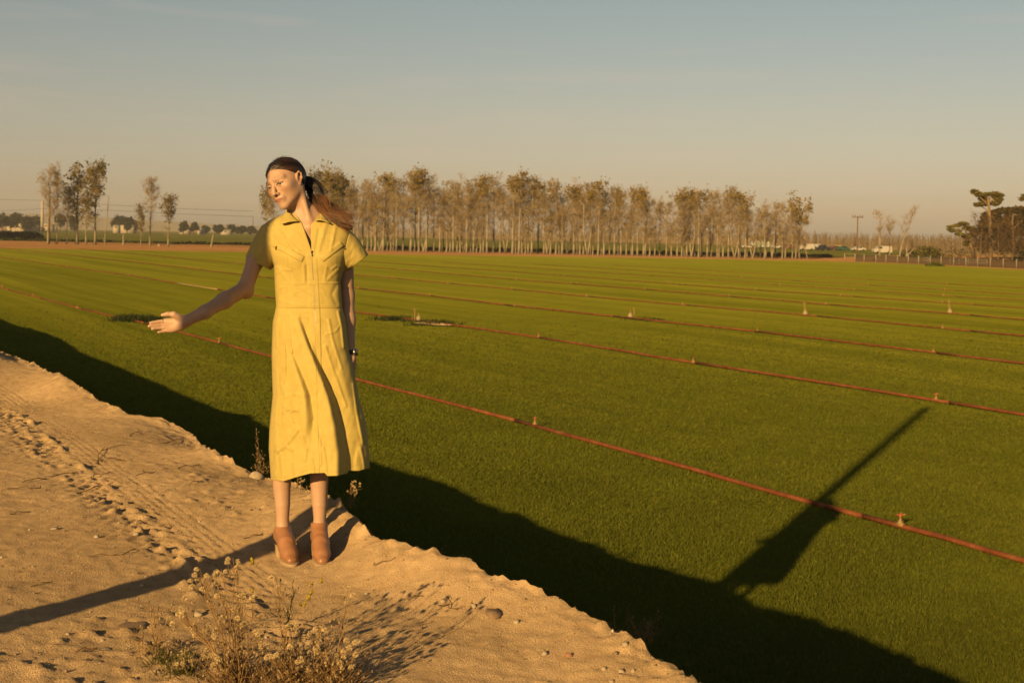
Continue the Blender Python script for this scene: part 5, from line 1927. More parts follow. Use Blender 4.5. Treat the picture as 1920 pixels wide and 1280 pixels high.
def front_disp(x, y):
    """relief of the front of the dress, in metres towards the camera, over photograph-scale cloth coordinates"""
    z = np.zeros(np.shape(x))
    z = z + step_fold(x, y, [(558, 600), (572, 640), (589, 682), (612, 743), (623, 794), (630, 850), (631, 905)],
                      [(566, 600), (580, 640), (599, 682), (628, 743), (645, 799), (653, 852), (655, 905)],
                      [(585, 0), (615, 0.010), (690, 0.023), (750, 0.034), (905, 0.040)], 45, 28)
    z = z + step_fold(x, y, [(545, 665), (559, 709), (570, 741), (572, 786), (570, 830)],
                      [(551, 665), (571, 709), (583, 741), (590, 786), (586, 830)], [(650, 0), (700, 0.013), (745, 0.018), (790, 0.017), (835, 0.0)], 22, 16)
    z = z + step_fold(x, y, [(524, 590), (533, 661), (534, 735)], [(528, 590), (539, 661), (541, 735)], [(585, 0), (610, 0.004), (700, 0.006), (740, 0)], 10, 10)
    for pts, w, a in (([(536, 745), (552, 738), (568, 742)], 3.0, 0.004), ([(534, 762), (548, 770), (556, 766)], 3.5, 0.005), ([(557, 806), (540, 828), (520, 842)], 4.5, 0.010),
                      ([(548, 842), (536, 836), (522, 846)], 3.5, 0.006), ([(566, 815), (574, 840), (572, 862)], 3.0, 0.005), ([(516, 800), (519, 850), (516, 890)], 4.0, 0.006),
                      ([(552, 868), (556, 890), (558, 905)], 5.0, 0.006), ([(606, 840), (611, 870), (612, 905)], 3.0, 0.004), ([(668, 830), (662, 860), (664, 905)], 6.0, -0.006),
                      ([(640, 700), (650, 730), (660, 770)], 6.0, 0.004), ([(532, 690), (528, 720), (536, 740)], 3.0, 0.004),
                      ([(500, 425), (522, 446), (548, 468)], 2.6, 0.004), ([(508, 420), (528, 440), (560, 470)], 2.6, 0.003), ([(629, 424), (625, 445), (620, 468)], 3.0, 0.004),
                      ([(612, 418), (604, 445), (597, 470)], 4.0, 0.005), ([(598, 432), (594, 460), (591, 480)], 3.0, -0.004), ([(520, 500), (532, 515), (540, 527)], 3.0, 0.0025),
                      ([(634, 505), (622, 516), (612, 527)], 3.0, 0.003), ([(575, 500), (577, 528)], 2.5, -0.003), ([(570, 497), (571, 528)], 2.5, 0.003),
                      ([(612, 500), (608, 527)], 3.0, 0.003), ([(524, 585), (519, 610), (520, 650)], 2.6, 0.006), ([(538, 590), (541, 622), (547, 660)], 2.4, 0.005), ([(634, 585), (640, 612), (644, 650)], 2.6, 0.006),
                      ([(616, 600), (624, 640), (640, 690)], 2.6, 0.004), ([(610, 650), (626, 700), (648, 760)], 3.0, 0.005), ([(582, 640), (596, 680), (606, 720)], 2.4, 0.004), ([(518, 690), (522, 740), (517, 790)], 2.4, 0.005),
                      ([(556, 720), (548, 750), (552, 790)], 2.0, 0.005), ([(530, 775), (544, 764), (558, 770)], 2.0, 0.005), ([(590, 790), (600, 830), (602, 870)], 2.6, 0.005), ([(662, 720), (668, 770), (680, 830)], 2.6, 0.006),
                      ([(584, 860), (588, 880), (590, 905)], 2.4, 0.005), ([(527, 850), (530, 880), (529, 905)], 2.6, 0.006), ([(636, 612), (628, 622), (612, 626)], 2.0, 0.003), ([(676, 840), (682, 870), (683, 905)], 2.6, 0.005),
                      ([(522, 512), (530, 505), (545, 506)], 2.0, 0.003), ([(640, 500), (630, 498), (622, 504)], 2.0, 0.003), ([(630, 535), (622, 552), (630, 570)], 4.0, -0.004), ([(520, 560), (540, 568), (570, 573)], 3.0, 0.002)):
        z = z + ridge_line(x, y, pts, w, a)
    # bust, waistband, placket
    z = z + 0.014 * np.exp(-((x - 550) / 21) ** 2 - ((y - 487) / 20) ** 2) + 0.014 * np.exp(-((x - 616) / 21) ** 2 - ((y - 487) / 20) ** 2)
    z = z + 0.0042 * smoothstep(528, 529.5, y) * smoothstep(577.5, 576, y)
    z = z + 0.0018 * (smoothstep(572, 573, y) * smoothstep(577.5, 576.5, y) + smoothstep(528, 529, y) * smoothstep(533, 532, y))
    zx = zipx(y)
    z = z + 0.0022 * smoothstep(9.5, 8.3, np.abs(x - zx)) * smoothstep(470, 476, y) * smoothstep(720, 700, y)
    # slanted pocket welts
    for (ax, ay, bx, by_) in ((514, 457, 568, 486), (641, 457, 603, 486)):
        L = math.hypot(bx - ax, by_ - ay); ux, uy = (bx - ax) / L, (by_ - ay) / L
        a_ = (x - ax) * ux + (y - ay) * uy; b_ = -(x - ax) * uy + (y - ay) * ux
        z = z + 0.0060 * smoothstep(5.6, 4.6, np.abs(b_)) * smoothstep(-0.5, 1.0, a_) * smoothstep(L + 0.5, L - 1, a_)
    # fine cloth wrinkles
    z = z + 0.0012 * fbm(x * 0.06, y * 0.045, 301, 2) + 0.0022 * fbm(x * 0.075 + y * 0.02, y * 0.014, 303, 2) * smoothstep(580, 640, y)
    return z


embro = [[(552, 535), (571, 534.5)], [(580, 535), (592, 534.5), (604, 541), (612, 555), (630, 559), (637, 561)], [(550, 552), (565, 546), (575, 547), (584, 554), (571, 559), (552, 554), (550, 552)],
         [(526, 541), (538, 538), (539, 548), (528, 551), (526, 541)], [(556, 541), (570, 543), (580, 538)], [(612, 559), (628, 564), (637, 566)], [(600, 549), (606, 566), (598, 571)],
         [(540, 478), (541, 500), (549, 505), (553, 520), (566, 527), (572, 527)], [(540, 500), (552, 504)], [(610, 495), (604, 512)], [(532, 470), (543, 460), (552, 440), (560, 436), (570, 452), (566, 470)],
         [(528, 430), (536, 448), (546, 462)], [(606, 440), (616, 437), (625, 440), (626, 452), (614, 453)], [(607, 428), (607, 460)], [(500, 430), (506, 440), (498, 452)], [(503, 444), (512, 452)],
         [(612, 500), (618, 512), (624, 527)], [(630, 480), (630, 520)], [(603, 590), (603, 615), (610, 630), (622, 632)], [(626, 612), (628, 632)], [(631, 614), (633, 634)], [(604, 640), (606, 642)],
         [(556, 598), (566, 594), (578, 596), (578, 605), (566, 606), (572, 618)], [(552, 615), (562, 640), (566, 660)], [(604, 600), (614, 606), (636, 616)], [(620, 660), (628, 690), (630, 685), (630, 660)],
         [(583, 710), (592, 718), (600, 716), (594, 740)], [(612, 720), (622, 726), (634, 740)], [(560, 760), (564, 790), (572, 840), (580, 846), (582, 820)], [(530, 770), (548, 800)], [(611, 825), (612, 870)],
         [(636, 752), (640, 770), (638, 800)], [(666, 745), (664, 785), (672, 770), (670, 750)], [(668, 810), (672, 820), (668, 818)], [(516, 795), (520, 830), (515, 850), (519, 880)], [(684, 815), (670, 850), (667, 890)]]
seams = [[(514, 497), (519, 530), (521, 572)], [(515, 529), (640, 528)], [(515, 574.5), (643, 573.5)], [(490, 418), (500, 450), (506, 470), (516, 497)], [(656, 434), (653, 470), (638, 526)], [(524, 578), (532, 650), (534, 730), (528, 790), (549, 850), (552, 905)],
         [(601, 575), (602, 640), (604, 720)], [(566, 427), (584, 470)], [(509, 893), (532, 896), (582, 880), (632, 885), (653, 875), (692, 870)]]
NM = 440
ys = np.concatenate([np.linspace(398, 470, 60), np.linspace(470.8, 905, 330)])
rows = []; cols = []
for y in ys:
    yv = y if y <= 600 else y
    xl, xr = tab(lx, y), tab(rx, y)
    xc, a = (xl + xr) / 2, (xr - xl) / 2
    b = tab(bd, y)
    ex = np.interp(y, [398, 440, 560, 700], [1.0, 0.80, 0.80, 0.92])
    if y < 470:
        xL = np.interp(y, [398, 405, 417, 440, 470], [549.5, 556, 565, 574, 584]); xR = np.interp(y, [398, 405, 412, 422, 440, 470], [597, 596, 592, 583, 583, 584.2])
    else:
        xL = xR = float(zipx(y))

    def th_of(x):                                      # angle with cos^ex = (x-xc)/a on the front half (angle measured from +x through the front)
        q = np.clip((x - xc) / a, -0.999, 0.999)
        return math.acos(math.copysign(abs(q) ** (1 / ex), q))
    t0, t1 = th_of(xR), th_of(xL)
    # from the right front edge round the back to the left front edge
    nf1 = int(NM * 0.30); nbk = NM - 2 * nf1
    th = np.concatenate([np.linspace(t0, 0, nf1, endpoint=False), np.linspace(0, -math.pi, nbk, endpoint=False), np.linspace(math.pi, t1, nf1)])
    c, s = np.cos(th), np.sin(th)
    X = xc + a * np.sign(c) * np.abs(c) ** ex
    dep = -b * np.sign(s) * np.abs(s) ** ex + tab(cyd, y)
    u = (X - xc) / a
    front = np.clip(s, 0, 1)
    # the hem rises and falls; rows below the hips stretch towards it
    hy = np.where(s > 0, np.interp(u, hem_u, hem_y), 893 - 8 * (u * 0.5 + 0.5) - 6)
    f = np.clip((y - 600) / 305.0, 0, 1)
    Yp = y + (hy - 905) * f
    dz = front_disp(X, Yp) * np.clip(front * 2.5, 0, 1) * (1.0 - 0.0 * u)
    back = np.clip(-s, 0, 1)
    dz2 = back * 0.02 * np.sin(u * 9 + y * 0.004) * smoothstep(600, 760, y)
    P = at_depth(X, Yp, YW + dep - dz + dz2)
    # keep the outline where it belongs: relief moves along the line of sight only near the middle
    rows.append(P)
    m_ = np.ones(len(X))
    inf = s > 0.05
    cols.append(np.stack([X, Yp, inf.astype(float)], -1))
rows = np.array(rows); cols = np.array(cols)
XX_, YY_, FF_ = cols[..., 0], cols[..., 1], cols[..., 2]
em = np.zeros(XX_.shape)
for pl in embro:
    em = np.maximum(em, ridge_line(XX_, YY_, pl, 0.8, 1.0))
blot = np.clip(fbm(XX_ * 0.16, YY_ * 0.16, 401, 3) * 2.2 - 0.9, 0, 1) * 0.4 * (np.minimum(1, np.abs(fbm(XX_ * 1.1, YY_ * 0.4, 402, 2)) * 3))
sm_ = np.zeros(XX_.shape)
for pl in seams:
    sm_ = np.maximum(sm_, ridge_line(XX_, YY_, pl, 0.55, 1.0))
rows[..., 1] -= (0.0006 * em - 0.0014 * sm_) * FF_
DCOL = np.array([0.75, 0.565, 0.150])
dc = DCOL * np.ones(XX_.shape + (3,))
dark = np.clip(0.27 * em + 0.30 * blot + 0.42 * sm_, 0, 0.7)[..., None] * FF_[..., None]
dc = dc * (1 - dark) + np.array([0.46, 0.315, 0.035]) * dark


def cloth_setup(nt):
    w = nz(nt, 700, 2, 0.6)
    w2 = nz(nt, 30, 4, 0.6)
    c = mixc(nt, vcol(nt), ramp(nt, w2, [(0.35, (0.95, 0.94, 0.90)), (0.65, (1.04, 1.04, 1.04))]), 1.0, 'MULTIPLY')
    ad = nt.nodes.new('ShaderNodeMath'); ad.operation = 'MULTIPLY_ADD'
    nt.links.new(w2, ad.inputs[0]); ad.inputs[1].default_value = 2.0
    nt.links.new(w, ad.inputs[2])
    return c, bump(nt, ad.outputs[0], 0.10, 0.0010)


M_CLOTH = principled('yellow_cotton', None, 0.72, spec=0.25, setup=cloth_setup, sheen=0.08, trans=0.16)
dm = MB()
dm.grid(rows, col=dc.reshape(-1, 3))


def dress_depth(px, py):
    """how far in front of her axis the dress surface stands at a photograph point"""
    xl, xr = tab(lx, py), tab(rx, py)
    q = np.clip((px - (xl + xr) / 2) / ((xr - xl) / 2), -0.98, 0.98)
    ex = np.interp(py, [398, 440, 560, 700], [1.0, 0.80, 0.80, 0.92])
    cc = np.abs(q) ** (1 / ex)
    return tab(cyd, py) - tab(bd, py) * np.sqrt(1 - cc * cc) ** ex - front_disp(np.asarray(px, float), np.asarray(py, float))


def sleeve(c0, h0, c1, h1, d0, d1, seed, dy0=0.03, dy1=0.03):
    n, mcol = 30, 60
    R_ = []
    for i in range(n):
        t = i / (n - 1)
        c = np.array(c0) * (1 - t) + np.array(c1) * t
        h = np.array(h0) * (1 - t) + np.array(h1) * t
        h = h * (1 + 0.10 * math.sin(t * math.pi))
        d = d0 * (1 - t) + d1 * t
        a = np.linspace(0, 2 * math.pi, mcol, endpoint=False)
        ca = np.sign(np.cos(a)) * np.abs(np.cos(a)) ** 0.92
        wr = 1 + 0.035 * fbm(a * 1.6 + seed, a * 0 + t * 2.2, seed, 3) * t + 0.03 * np.sin(a * 3 + 2 * t + seed) * t
        x = c[0] + h[0] * ca * wr; y = c[1] + h[1] * ca * wr
        dep = (dy0 * (1 - t) + dy1 * t) - d * np.sin(a) * wr
        dep = dep - 0.004 * fbm(a * 2.5 + 3, a * 0 + t * 5, seed + 5, 3)
        R_.append(at_depth(x, y, YW + dep))
    # turned-up hem
    R_ = np.array(R_)
    cl = np.tile(DCOL * 0.98, (n * mcol, 1)).reshape(n, mcol, 3)
    cl[-4] *= 0.86
    dm.grid(R_, closed=True, col=cl.reshape(-1, 3))


sleeve((504, 455), (12, 34), (484, 495), (23.5, 11.5), 0.080, 0.064, 3, 0.03, float(SD(478)) + 0.02)
sleeve((646, 471), (-9.5, 38), (671.5, 491.5), (-18, 13.5), 0.080, 0.060, 7, 0.03, 0.045)
dress = dm.build('dress', M_CLOTH, person, origin=WROOT)
so = dress.modifiers.new('thickness', 'SOLIDIFY')
so.thickness = 0.003
so.offset = -1.0

# collar
def flap(inner, outer, lift0, lift1, name='collar'):
    inner = np.array(inner, float); outer = np.array(outer, float)
    k = np.linspace(0, 1, 16); kc = np.linspace(0, 1, len(inner))
    rows_ = []
    for v in np.linspace(0, 1, 9):
        P = inner * (1 - v) + outer * v
        Pk = np.stack([np.interp(k, kc, P[:, 0]), np.interp(k, kc, P[:, 1]), np.interp(k, kc, P[:, 2])], -1)
        b = Pk[:, 2] - (lift0 * (1 - v) + lift1 * v) - 0.006 * math.sin(v * math.pi)
        rows_.append(at_depth(Pk[:, 0], Pk[:, 1], YW + b))
    m = MB().grid(np.array(rows_), col=np.array(DCOL) * 1.02)
    o = m.build(name, M_CLOTH, dress, origin=WROOT)
    o.location = (0, 0, 0)
    md = o.modifiers.new('thickness', 'SOLIDIFY'); md.thickness = 0.004
    return o


flap([(540.5, 390.5, 0.03), (542, 396, -0.015), (547, 404, -0.045), (553, 410, -0.062), (560, 416, -0.075)],
     [(534, 402, -0.01), (529, 411, -0.04), (525.5, 420.5, -0.075), (536, 418.5, -0.083), (548, 414.5, -0.080)], 0.004, 0.012)
flap([(596, 393.5, 0.03), (599, 399, -0.010), (601, 404, -0.035), (599, 408, -0.055), (590, 413, -0.070)],
     [(605, 402, 0.0), (612, 411, -0.04), (619.5, 418.5, -0.070), (612, 415, -0.080), (601, 410.5, -0.078)], 0.004, 0.010)
# collar stand round the neck
st_r = []
for (yy, gx) in ((390.5, 0.0), (400, 1.0), (409, 2.5)):
    a = np.linspace(rad(-28), rad(208), 40)            # open at the throat
    xx = 568.5 + gx * 0.6 + (27.5 + gx) * np.cos(a); dd = 0.02 + 0.058 * np.sin(a)
    st_r.append(at_depth(xx, yy + 7 * np.clip(-np.sin(a), 0, 1) + 3.0 * (1 - np.sin(a)) * 0.5, YW + dd))
stand = MB().grid(np.array(st_r), col=np.array(DCOL)).build('collar_stand', M_CLOTH, dress, origin=WROOT)
stand.location = (0, 0, 0)
stand.modifiers.new('thickness', 'SOLIDIFY').thickness = 0.003

# zips
M_ZIP = principled('zip_teeth', (0.62, 0.56, 0.45), 0.35, 0.6, 0.5)
M_PULL = principled('zip_pull', (0.22, 0.17, 0.12), 0.3, 0.9, 0.5)


def strip(pts, wpx, lift, name, mat, parent, col=None):
    pts = np.array(pts, float)
    k = np.linspace(0, 1, 60); kc = np.linspace(0, 1, len(pts))
    x = np.interp(k, kc, pts[:, 0]); y = np.interp(k, kc, pts[:, 1])
    tx = np.gradient(x); ty = np.gradient(y); L = np.hypot(tx, ty)
    nx, ny = -ty / L, tx / L
    R_ = []
    for q, lf in ((-1, 0.0), (-0.6, lift), (0.6, lift), (1, 0.0)):
        xx = x + nx * q * wpx; yy = y + ny * q * wpx
        R_.append(at_depth(xx, yy, YW + dress_depth(x, y) - lf - 0.0012))
    o = MB().grid(np.array(R_), col=col).build(name, mat, parent, origin=WROOT)
    o.location = (0, 0, 0)
    return o


strip([(584, 471), (586, 500), (588, 530), (589.5, 560), (591.5, 600), (592.3, 640), (593.3, 690)], 0.9, 0.002, 'zipper', M_ZIP, dress)
strip([(519, 463.5), (541, 477), (561.5, 490.5)], 0.45, 0.0015, 'pocket_zip', M_ZIP, dress)
strip([(612.5, 489.5), (628, 476), (643.5, 463)], 0.45, 0.0015, 'pocket_zip', M_ZIP, dress)


def pull(px, py, l, w, tilt=0.0):
    c = at_depth(px, py, YW + dress_depth(px, py) - 0.006)
    c2 = at_depth(px + tilt, py + l, YW + dress_depth(px, py + l) - 0.007)
    m = MB().tube([c, c2], [w, w * 0.8], 6)
    m.box(c, (w * 3.0, 0.006, w * 3.4))
    o = m.build('zip_pull', M_PULL, dress, origin=WROOT)
    o.location = (0, 0, 0)


pull(584.6, 472, 8.5, 0.0026, 0.6)
pull(517.5, 463, 5.5, 0.0022, -0.6)
pull(645, 462.5, 5.0, 0.0022, 2.6)

# ---- boots
M_LEATHER = principled('tan_leather', None, 0.38, spec=0.5, setup=lambda nt: (ramp(nt, nz(nt, 14, 4, 0.6), [(0.35, (0.40, 0.175, 0.075)), (0.7, (0.48, 0.225, 0.105))]), bump(nt, nz(nt, 90, 3, 0.6), 0.12, 0.002)))
M_SOLE = principled('pale_sole', (0.50, 0.33, 0.17), 0.6)
for (ax, ay, tx_, ty_, mir) in ((530.5, 988, 547, 1052.5, -1), (598.5, 981, 605.5, 1047.5, 1)):
    Ya = YW + 0.005
    A = at_depth(ax, ay, Ya)
    T = at_depth(tx_, ty_, YW - 0.165); T[2] = 0.028
    d = (T - A); d[2] = 0; d /= np.linalg.norm(d)
    sd = np.array([d[1], -d[0], 0])
    Bl = T - d * 0.055; Bl[2] = 0.034
    Hc = A - d * 0.035; Hc[2] = 0.10
    I_ = (A * 0.5 + Bl * 0.5) + np.array([0, 0, 0.012])
    def BP(f, w, z):
        q = A + d * f + sd * w
        return np.array([q[0], q[1], z])
    za = A[2]
    Lf = float((T - A) @ d)
    pr = [rcone(BP(0.0, 0, za + 0.03), BP(0.0, 0, za - 0.02), 0.0335, 0.0365, 0.012), rcone(BP(0.0, 0, za - 0.01), BP(0.42 * Lf, 0, 0.082), 0.0355, 0.0375, 0.012),
          rcone(BP(0.42 * Lf, 0, 0.080), BP(0.74 * Lf, 0, 0.046), 0.0370, 0.0335, 0.012), rcone(BP(0.70 * Lf, 0.011, 0.040), BP(1.0 * Lf, 0.006, 0.024), 0.030, 0.017, 0.012),
          rcone(BP(0.70 * Lf, -0.012, 0.040), BP(0.97 * Lf, -0.009, 0.024), 0.030, 0.017, 0.012), rcone(BP(-0.028, 0, 0.105), BP(-0.032, 0, 0.075), 0.033, 0.033, 0.02),
          rcone(BP(-0.02, 0, 0.09), BP(0.5 * Lf, 0, 0.055), 0.035, 0.037, 0.015)]
    topz = A[2] + 0.006
    zc_f = [-0.2, -0.01, 0.60 * Lf, 0.70 * Lf, 2 * Lf]; zc_z = [0.074, 0.070, 0.022, 0.014, 0.014]

    def cutf(p, topz=topz, A=A, d=d):
        q = (p - A) @ d
        return p[..., 2] - (topz + 0.10 * q)
    pr.append((lambda p, f=cutf: -f(p), A + [0, 0, 0.2], 0.6, 0.003, 's'))
    pr.append((lambda p, A=A, d=d, u=zc_f, v=zc_z: p[..., 2] - np.interp((p - A) @ d, u, v), T, 0.6, 0.004, 's'))

    def crease(p, Bl=Bl, d=d):
        q = p - Bl
        return np.abs(q @ d + 0.02) - 0.004
    Vb, Qb = sdf_mesh(pr, 0.003)
    # soft creases across the instep
    q = (Vb - Bl) @ d
    zc = np.sin(q * 190 + 1.5 * ((Vb - Bl) @ sd) * 40) * np.exp(-((q + 0.03) / 0.035) ** 2) * smoothstep(0.03, 0.06, Vb[:, 2])
    Vb = Vb + np.outer(zc * 0.0009, [0, -0.6, 0.8])
    bo = MB().add(Vb, quads=Qb).build('boot', M_LEATHER, person, origin=WROOT)
    # sole: outline of the forefoot and the heel block
    u_ = np.linspace(0, 2 * math.pi, 36, endpoint=False)
    L0, L1 = -0.225, 0.036
    ol = []
    for ang in u_:
        f = (L0 + L1) / 2 + (L1 - L0) / 2 * math.cos(ang)
        wv = np.interp(f, [L0, -0.16, -0.10, -0.05, 0.0, L1], [0.030, 0.034, 0.034, 0.043, 0.040, 0.028])
        ol.append(T + d * f + sd * math.copysign(1, math.sin(ang)) * wv * abs(math.sin(ang)) ** 0.55)
    ol = np.array(ol)
    f_ = (ol - T) @ d
    ztop = np.interp(f_, [L0, -0.15, -0.085, -0.05, 0.04], [0.080, 0.068, 0.027, 0.017, 0.017])
    m = MB()
    rws = []
    for zz, sc in ((ztop - 0.002, 0.97), (ztop - 0.005, 1.03), (ztop - 0.012, 1.03), (ztop - 0.0165, 0.99)):
        c = ol.mean(0); R_ = c + (ol - c) * sc; R_[:, 2] = np.maximum(zz, 0.001)
        rws.append(R_)
    m.grid(np.array(rws), closed=True)
    for rr, fl in ((0, 1), (3, -1)):
        c = rws[rr].mean(0)
        tri = [[i, (i + 1) % 36, 36][::fl] for i in range(36)]
        vv = np.concatenate([rws[rr], [c]])
        vv[36, 2] = np.interp((c - T) @ d, [L0, -0.15, -0.085, -0.05, 0.04], [0.080, 0.068, 0.027, 0.017, 0.017]) - (0.002 if rr == 0 else 0.016)
        m.add(vv, tris=tri)
    so_ = m.build('sole', M_SOLE, bo, origin=WROOT); so_.location = (0, 0, 0)
    hb = T + d * (L0 + 0.045) + sd * 0.004
    m = MB()
    hr = [[np.append((hb + d * (x * s_) + sd * (y * s_))[:2], z) for x, y in ((-.03, -.027), (.025, -.029), (.025, .029), (-.03, .027))] for z, s_ in ((0.058, 1.06), (0.03, 1.0), (0.0, 1.0))]
    m.grid(np.array(hr), closed=True)
    m.add(np.array(hr[-1]), quads=[[3, 2, 1, 0]])
    hl = m.build('heel', M_SOLE, bo, smooth=False, origin=WROOT); hl.location = (0, 0, 0)

# ---- watch and rings
M_STRAP = principled('black_strap', (0.012, 0.011, 0.010), 0.5)
M_STEEL = principled('steel_case', (0.62, 0.60, 0.55), 0.25, 0.9)
M_DIAL = principled('black_dial', (0.01, 0.01, 0.012), 0.2)
wc = W(656.6, 661.5, 0.027)
axis = W(657, 656, 0.03) - W(652, 600, 0.06); axis /= np.linalg.norm(axis)
s1 = np.cross(axis, [0, -1.0, 0]); s1 /= np.linalg.norm(s1); s2 = np.cross(axis, s1)
a = np.linspace(0, 2 * math.pi, 40, endpoint=False)
watch = bpy.data.objects.new('wristwatch', None); COL.objects.link(watch); watch.parent = person
m = MB()
m.grid(np.array([[wc + axis * q * 0.0095 + r_ * (np.cos(t) * s1 + np.sin(t) * s2) for t in a] for q, r_ in ((-1, 0.0245), (-1, 0.0265), (1, 0.0265), (1, 0.0245), (-1, 0.0245))]), closed=True)
m.build('strap', M_STRAP, watch, origin=WROOT)
od = np.array([0.86, -0.5, 0.0]); od -= axis * (od @ axis); od /= np.linalg.norm(od); ot = np.cross(axis, od)
Mw = np.stack([od, axis, ot], 1)
MB().box(wc + od * 0.029, (0.009, 0.031, 0.027), Mw).build('case', M_STEEL, watch, smooth=False, origin=WROOT)
MB().box(wc + od * 0.0342, (0.0022, 0.025, 0.0215), Mw).build('dial', M_DIAL, watch, smooth=False, origin=WROOT)
m = MB()
for k in range(12):
    a_ = k / 12 * 6.283
    m.box(wc + od * 0.0355 + axis * 0.0085 * math.cos(a_) + ot * 0.0075 * math.sin(a_), (0.0008, 0.0022, 0.0016), Mw)
m.tube([wc + od * 0.0357, wc + od * 0.0357 + axis * 0.006 + ot * 0.003], 0.0006, 4).tube([wc + od * 0.0357, wc + od * 0.0357 - axis * 0.002 + ot * 0.006], 0.0006, 4)
m.build('dial_marks', M_STEEL, watch, smooth=False, origin=WROOT)
for (c, dr, r_) in ((W(305.5, 601.8, DH - .0075), W(297, 602.8, DH - .012) - W(311, 601, DH - .004), 0.0092), (W(307, 614.1, DH - .002), W(298, 615, DH - .008) - W(311, 613.6, DH + .001), 0.0088)):
    dr = dr / np.linalg.norm(dr)
    e1 = np.cross(dr, [0, 0, 1.0]); e1 /= np.linalg.norm(e1); e2 = np.cross(dr, e1)
    t = np.linspace(0, 2 * math.pi, 20)
    MB().tube(np.array([c + r_ * (math.cos(q) * e1 + math.sin(q) * e2) for q in t]), 0.0015, 5, cap=False).build('ring', M_STEEL, person, origin=WROOT)
# ------------------------------------------------------------------ pole behind the camera whose shadow crosses the road
_tip = ground(1755, 765)[:2]
_pd = SDIR
_rt = np.array([SDIR[1], -SDIR[0]])
pb = _line - 3.2 * _pd
_H = float((_tip - pb) @ SDIR) * TAN_EL + FZ
_ln = 0.012                                            # very slightly out of plumb
print('pole azimuth', math.degrees(math.atan2(_pd[0], _pd[1])), 'height', _H)
pb = pb - _rt * _ln * 1.2
t = thing('utility_pole', 'tall wooden pole beside the camera, seen by the long straight shadow it casts', 'utility pole', (pb[0], pb[1], 0.0))
MB().tube([[_rt[0] * _ln * z, _rt[1] * _ln * z, z] for z in (-0.4, 2.5, 5.0, _H)], [0.090, 0.092, 0.096, 0.095], 14).build('shaft', M_POLE, t)


# ------------------------------------------------------------------ weeds, stones and litter on the road
def drop(px, py):
    """the point of the road surface seen at a photograph point"""
    z = 0.0
    for _ in range(14):
        p = ground(px, py, z)
        z = 0.5 * z + 0.5 * float(np.clip(ground_z(p[0], p[1]), -0.5, 0.4))
    p = ground(px, py, z)
    p[2] = float(np.clip(ground_z(p[0], p[1]), -0.5, 0.4))
    return p


M_STEM = principled('dry_stem', None, 0.85, spec=0.1, setup=blade_setup)
M_FLUFF = principled('seed_fluff', None, 0.9, spec=0.05, setup=blade_setup, trans=0.2)
M_FLOWER = principled('yellow_florets', (0.50, 0.36, 0.03), 0.8, spec=0.1, trans=0.2)
BROWN = np.array([0.33, 0.195, 0.08]); GREENB = np.array([0.12, 0.11, 0.025])


def fluff_mesh(seed, r, n=90):
    rng = np.random.RandomState(seed)
    m = MB().blob((0, 0, -r * 0.15), (r * 0.42, r * 0.42, r * 0.5), seed, 0.1, 6, 4, col=(0.8, 0.58, 0.30))
    d = rng.randn(n, 3); d /= np.linalg.norm(d, axis=1, keepdims=True)
    d[:, 2] = np.where(d[:, 2] < -0.55, -d[:, 2], d[:, 2])
    a = rng.randn(n, 3); a -= d * (a * d).sum(1, keepdims=True); a /= np.linalg.norm(a, axis=1, keepdims=True)
    w = r * 0.13
    tip = d * r * (0.8 + 0.3 * rng.rand(n, 1))
    V = np.stack([d * r * 0.25, tip - a * w, tip + a * w], 1)
    c = np.array([1.02, 0.78, 0.42])[None] * (0.8 + 0.35 * rng.rand(n, 1))
    m.add(V.reshape(-1, 3), tris=np.arange(3 * n).reshape(-1, 3), col=np.repeat(c, 3, 0))
    return m.mesh('seed_head', M_FLUFF, smooth=False)


FLUFF = [fluff_mesh(i, 0.0092, 130) for i in range(5)]
ME_FLORET = MB().blob((0, 0, 0), (0.0042, 0.0042, 0.005), 4, 0.3, 6, 4).mesh('floret', M_FLOWER)


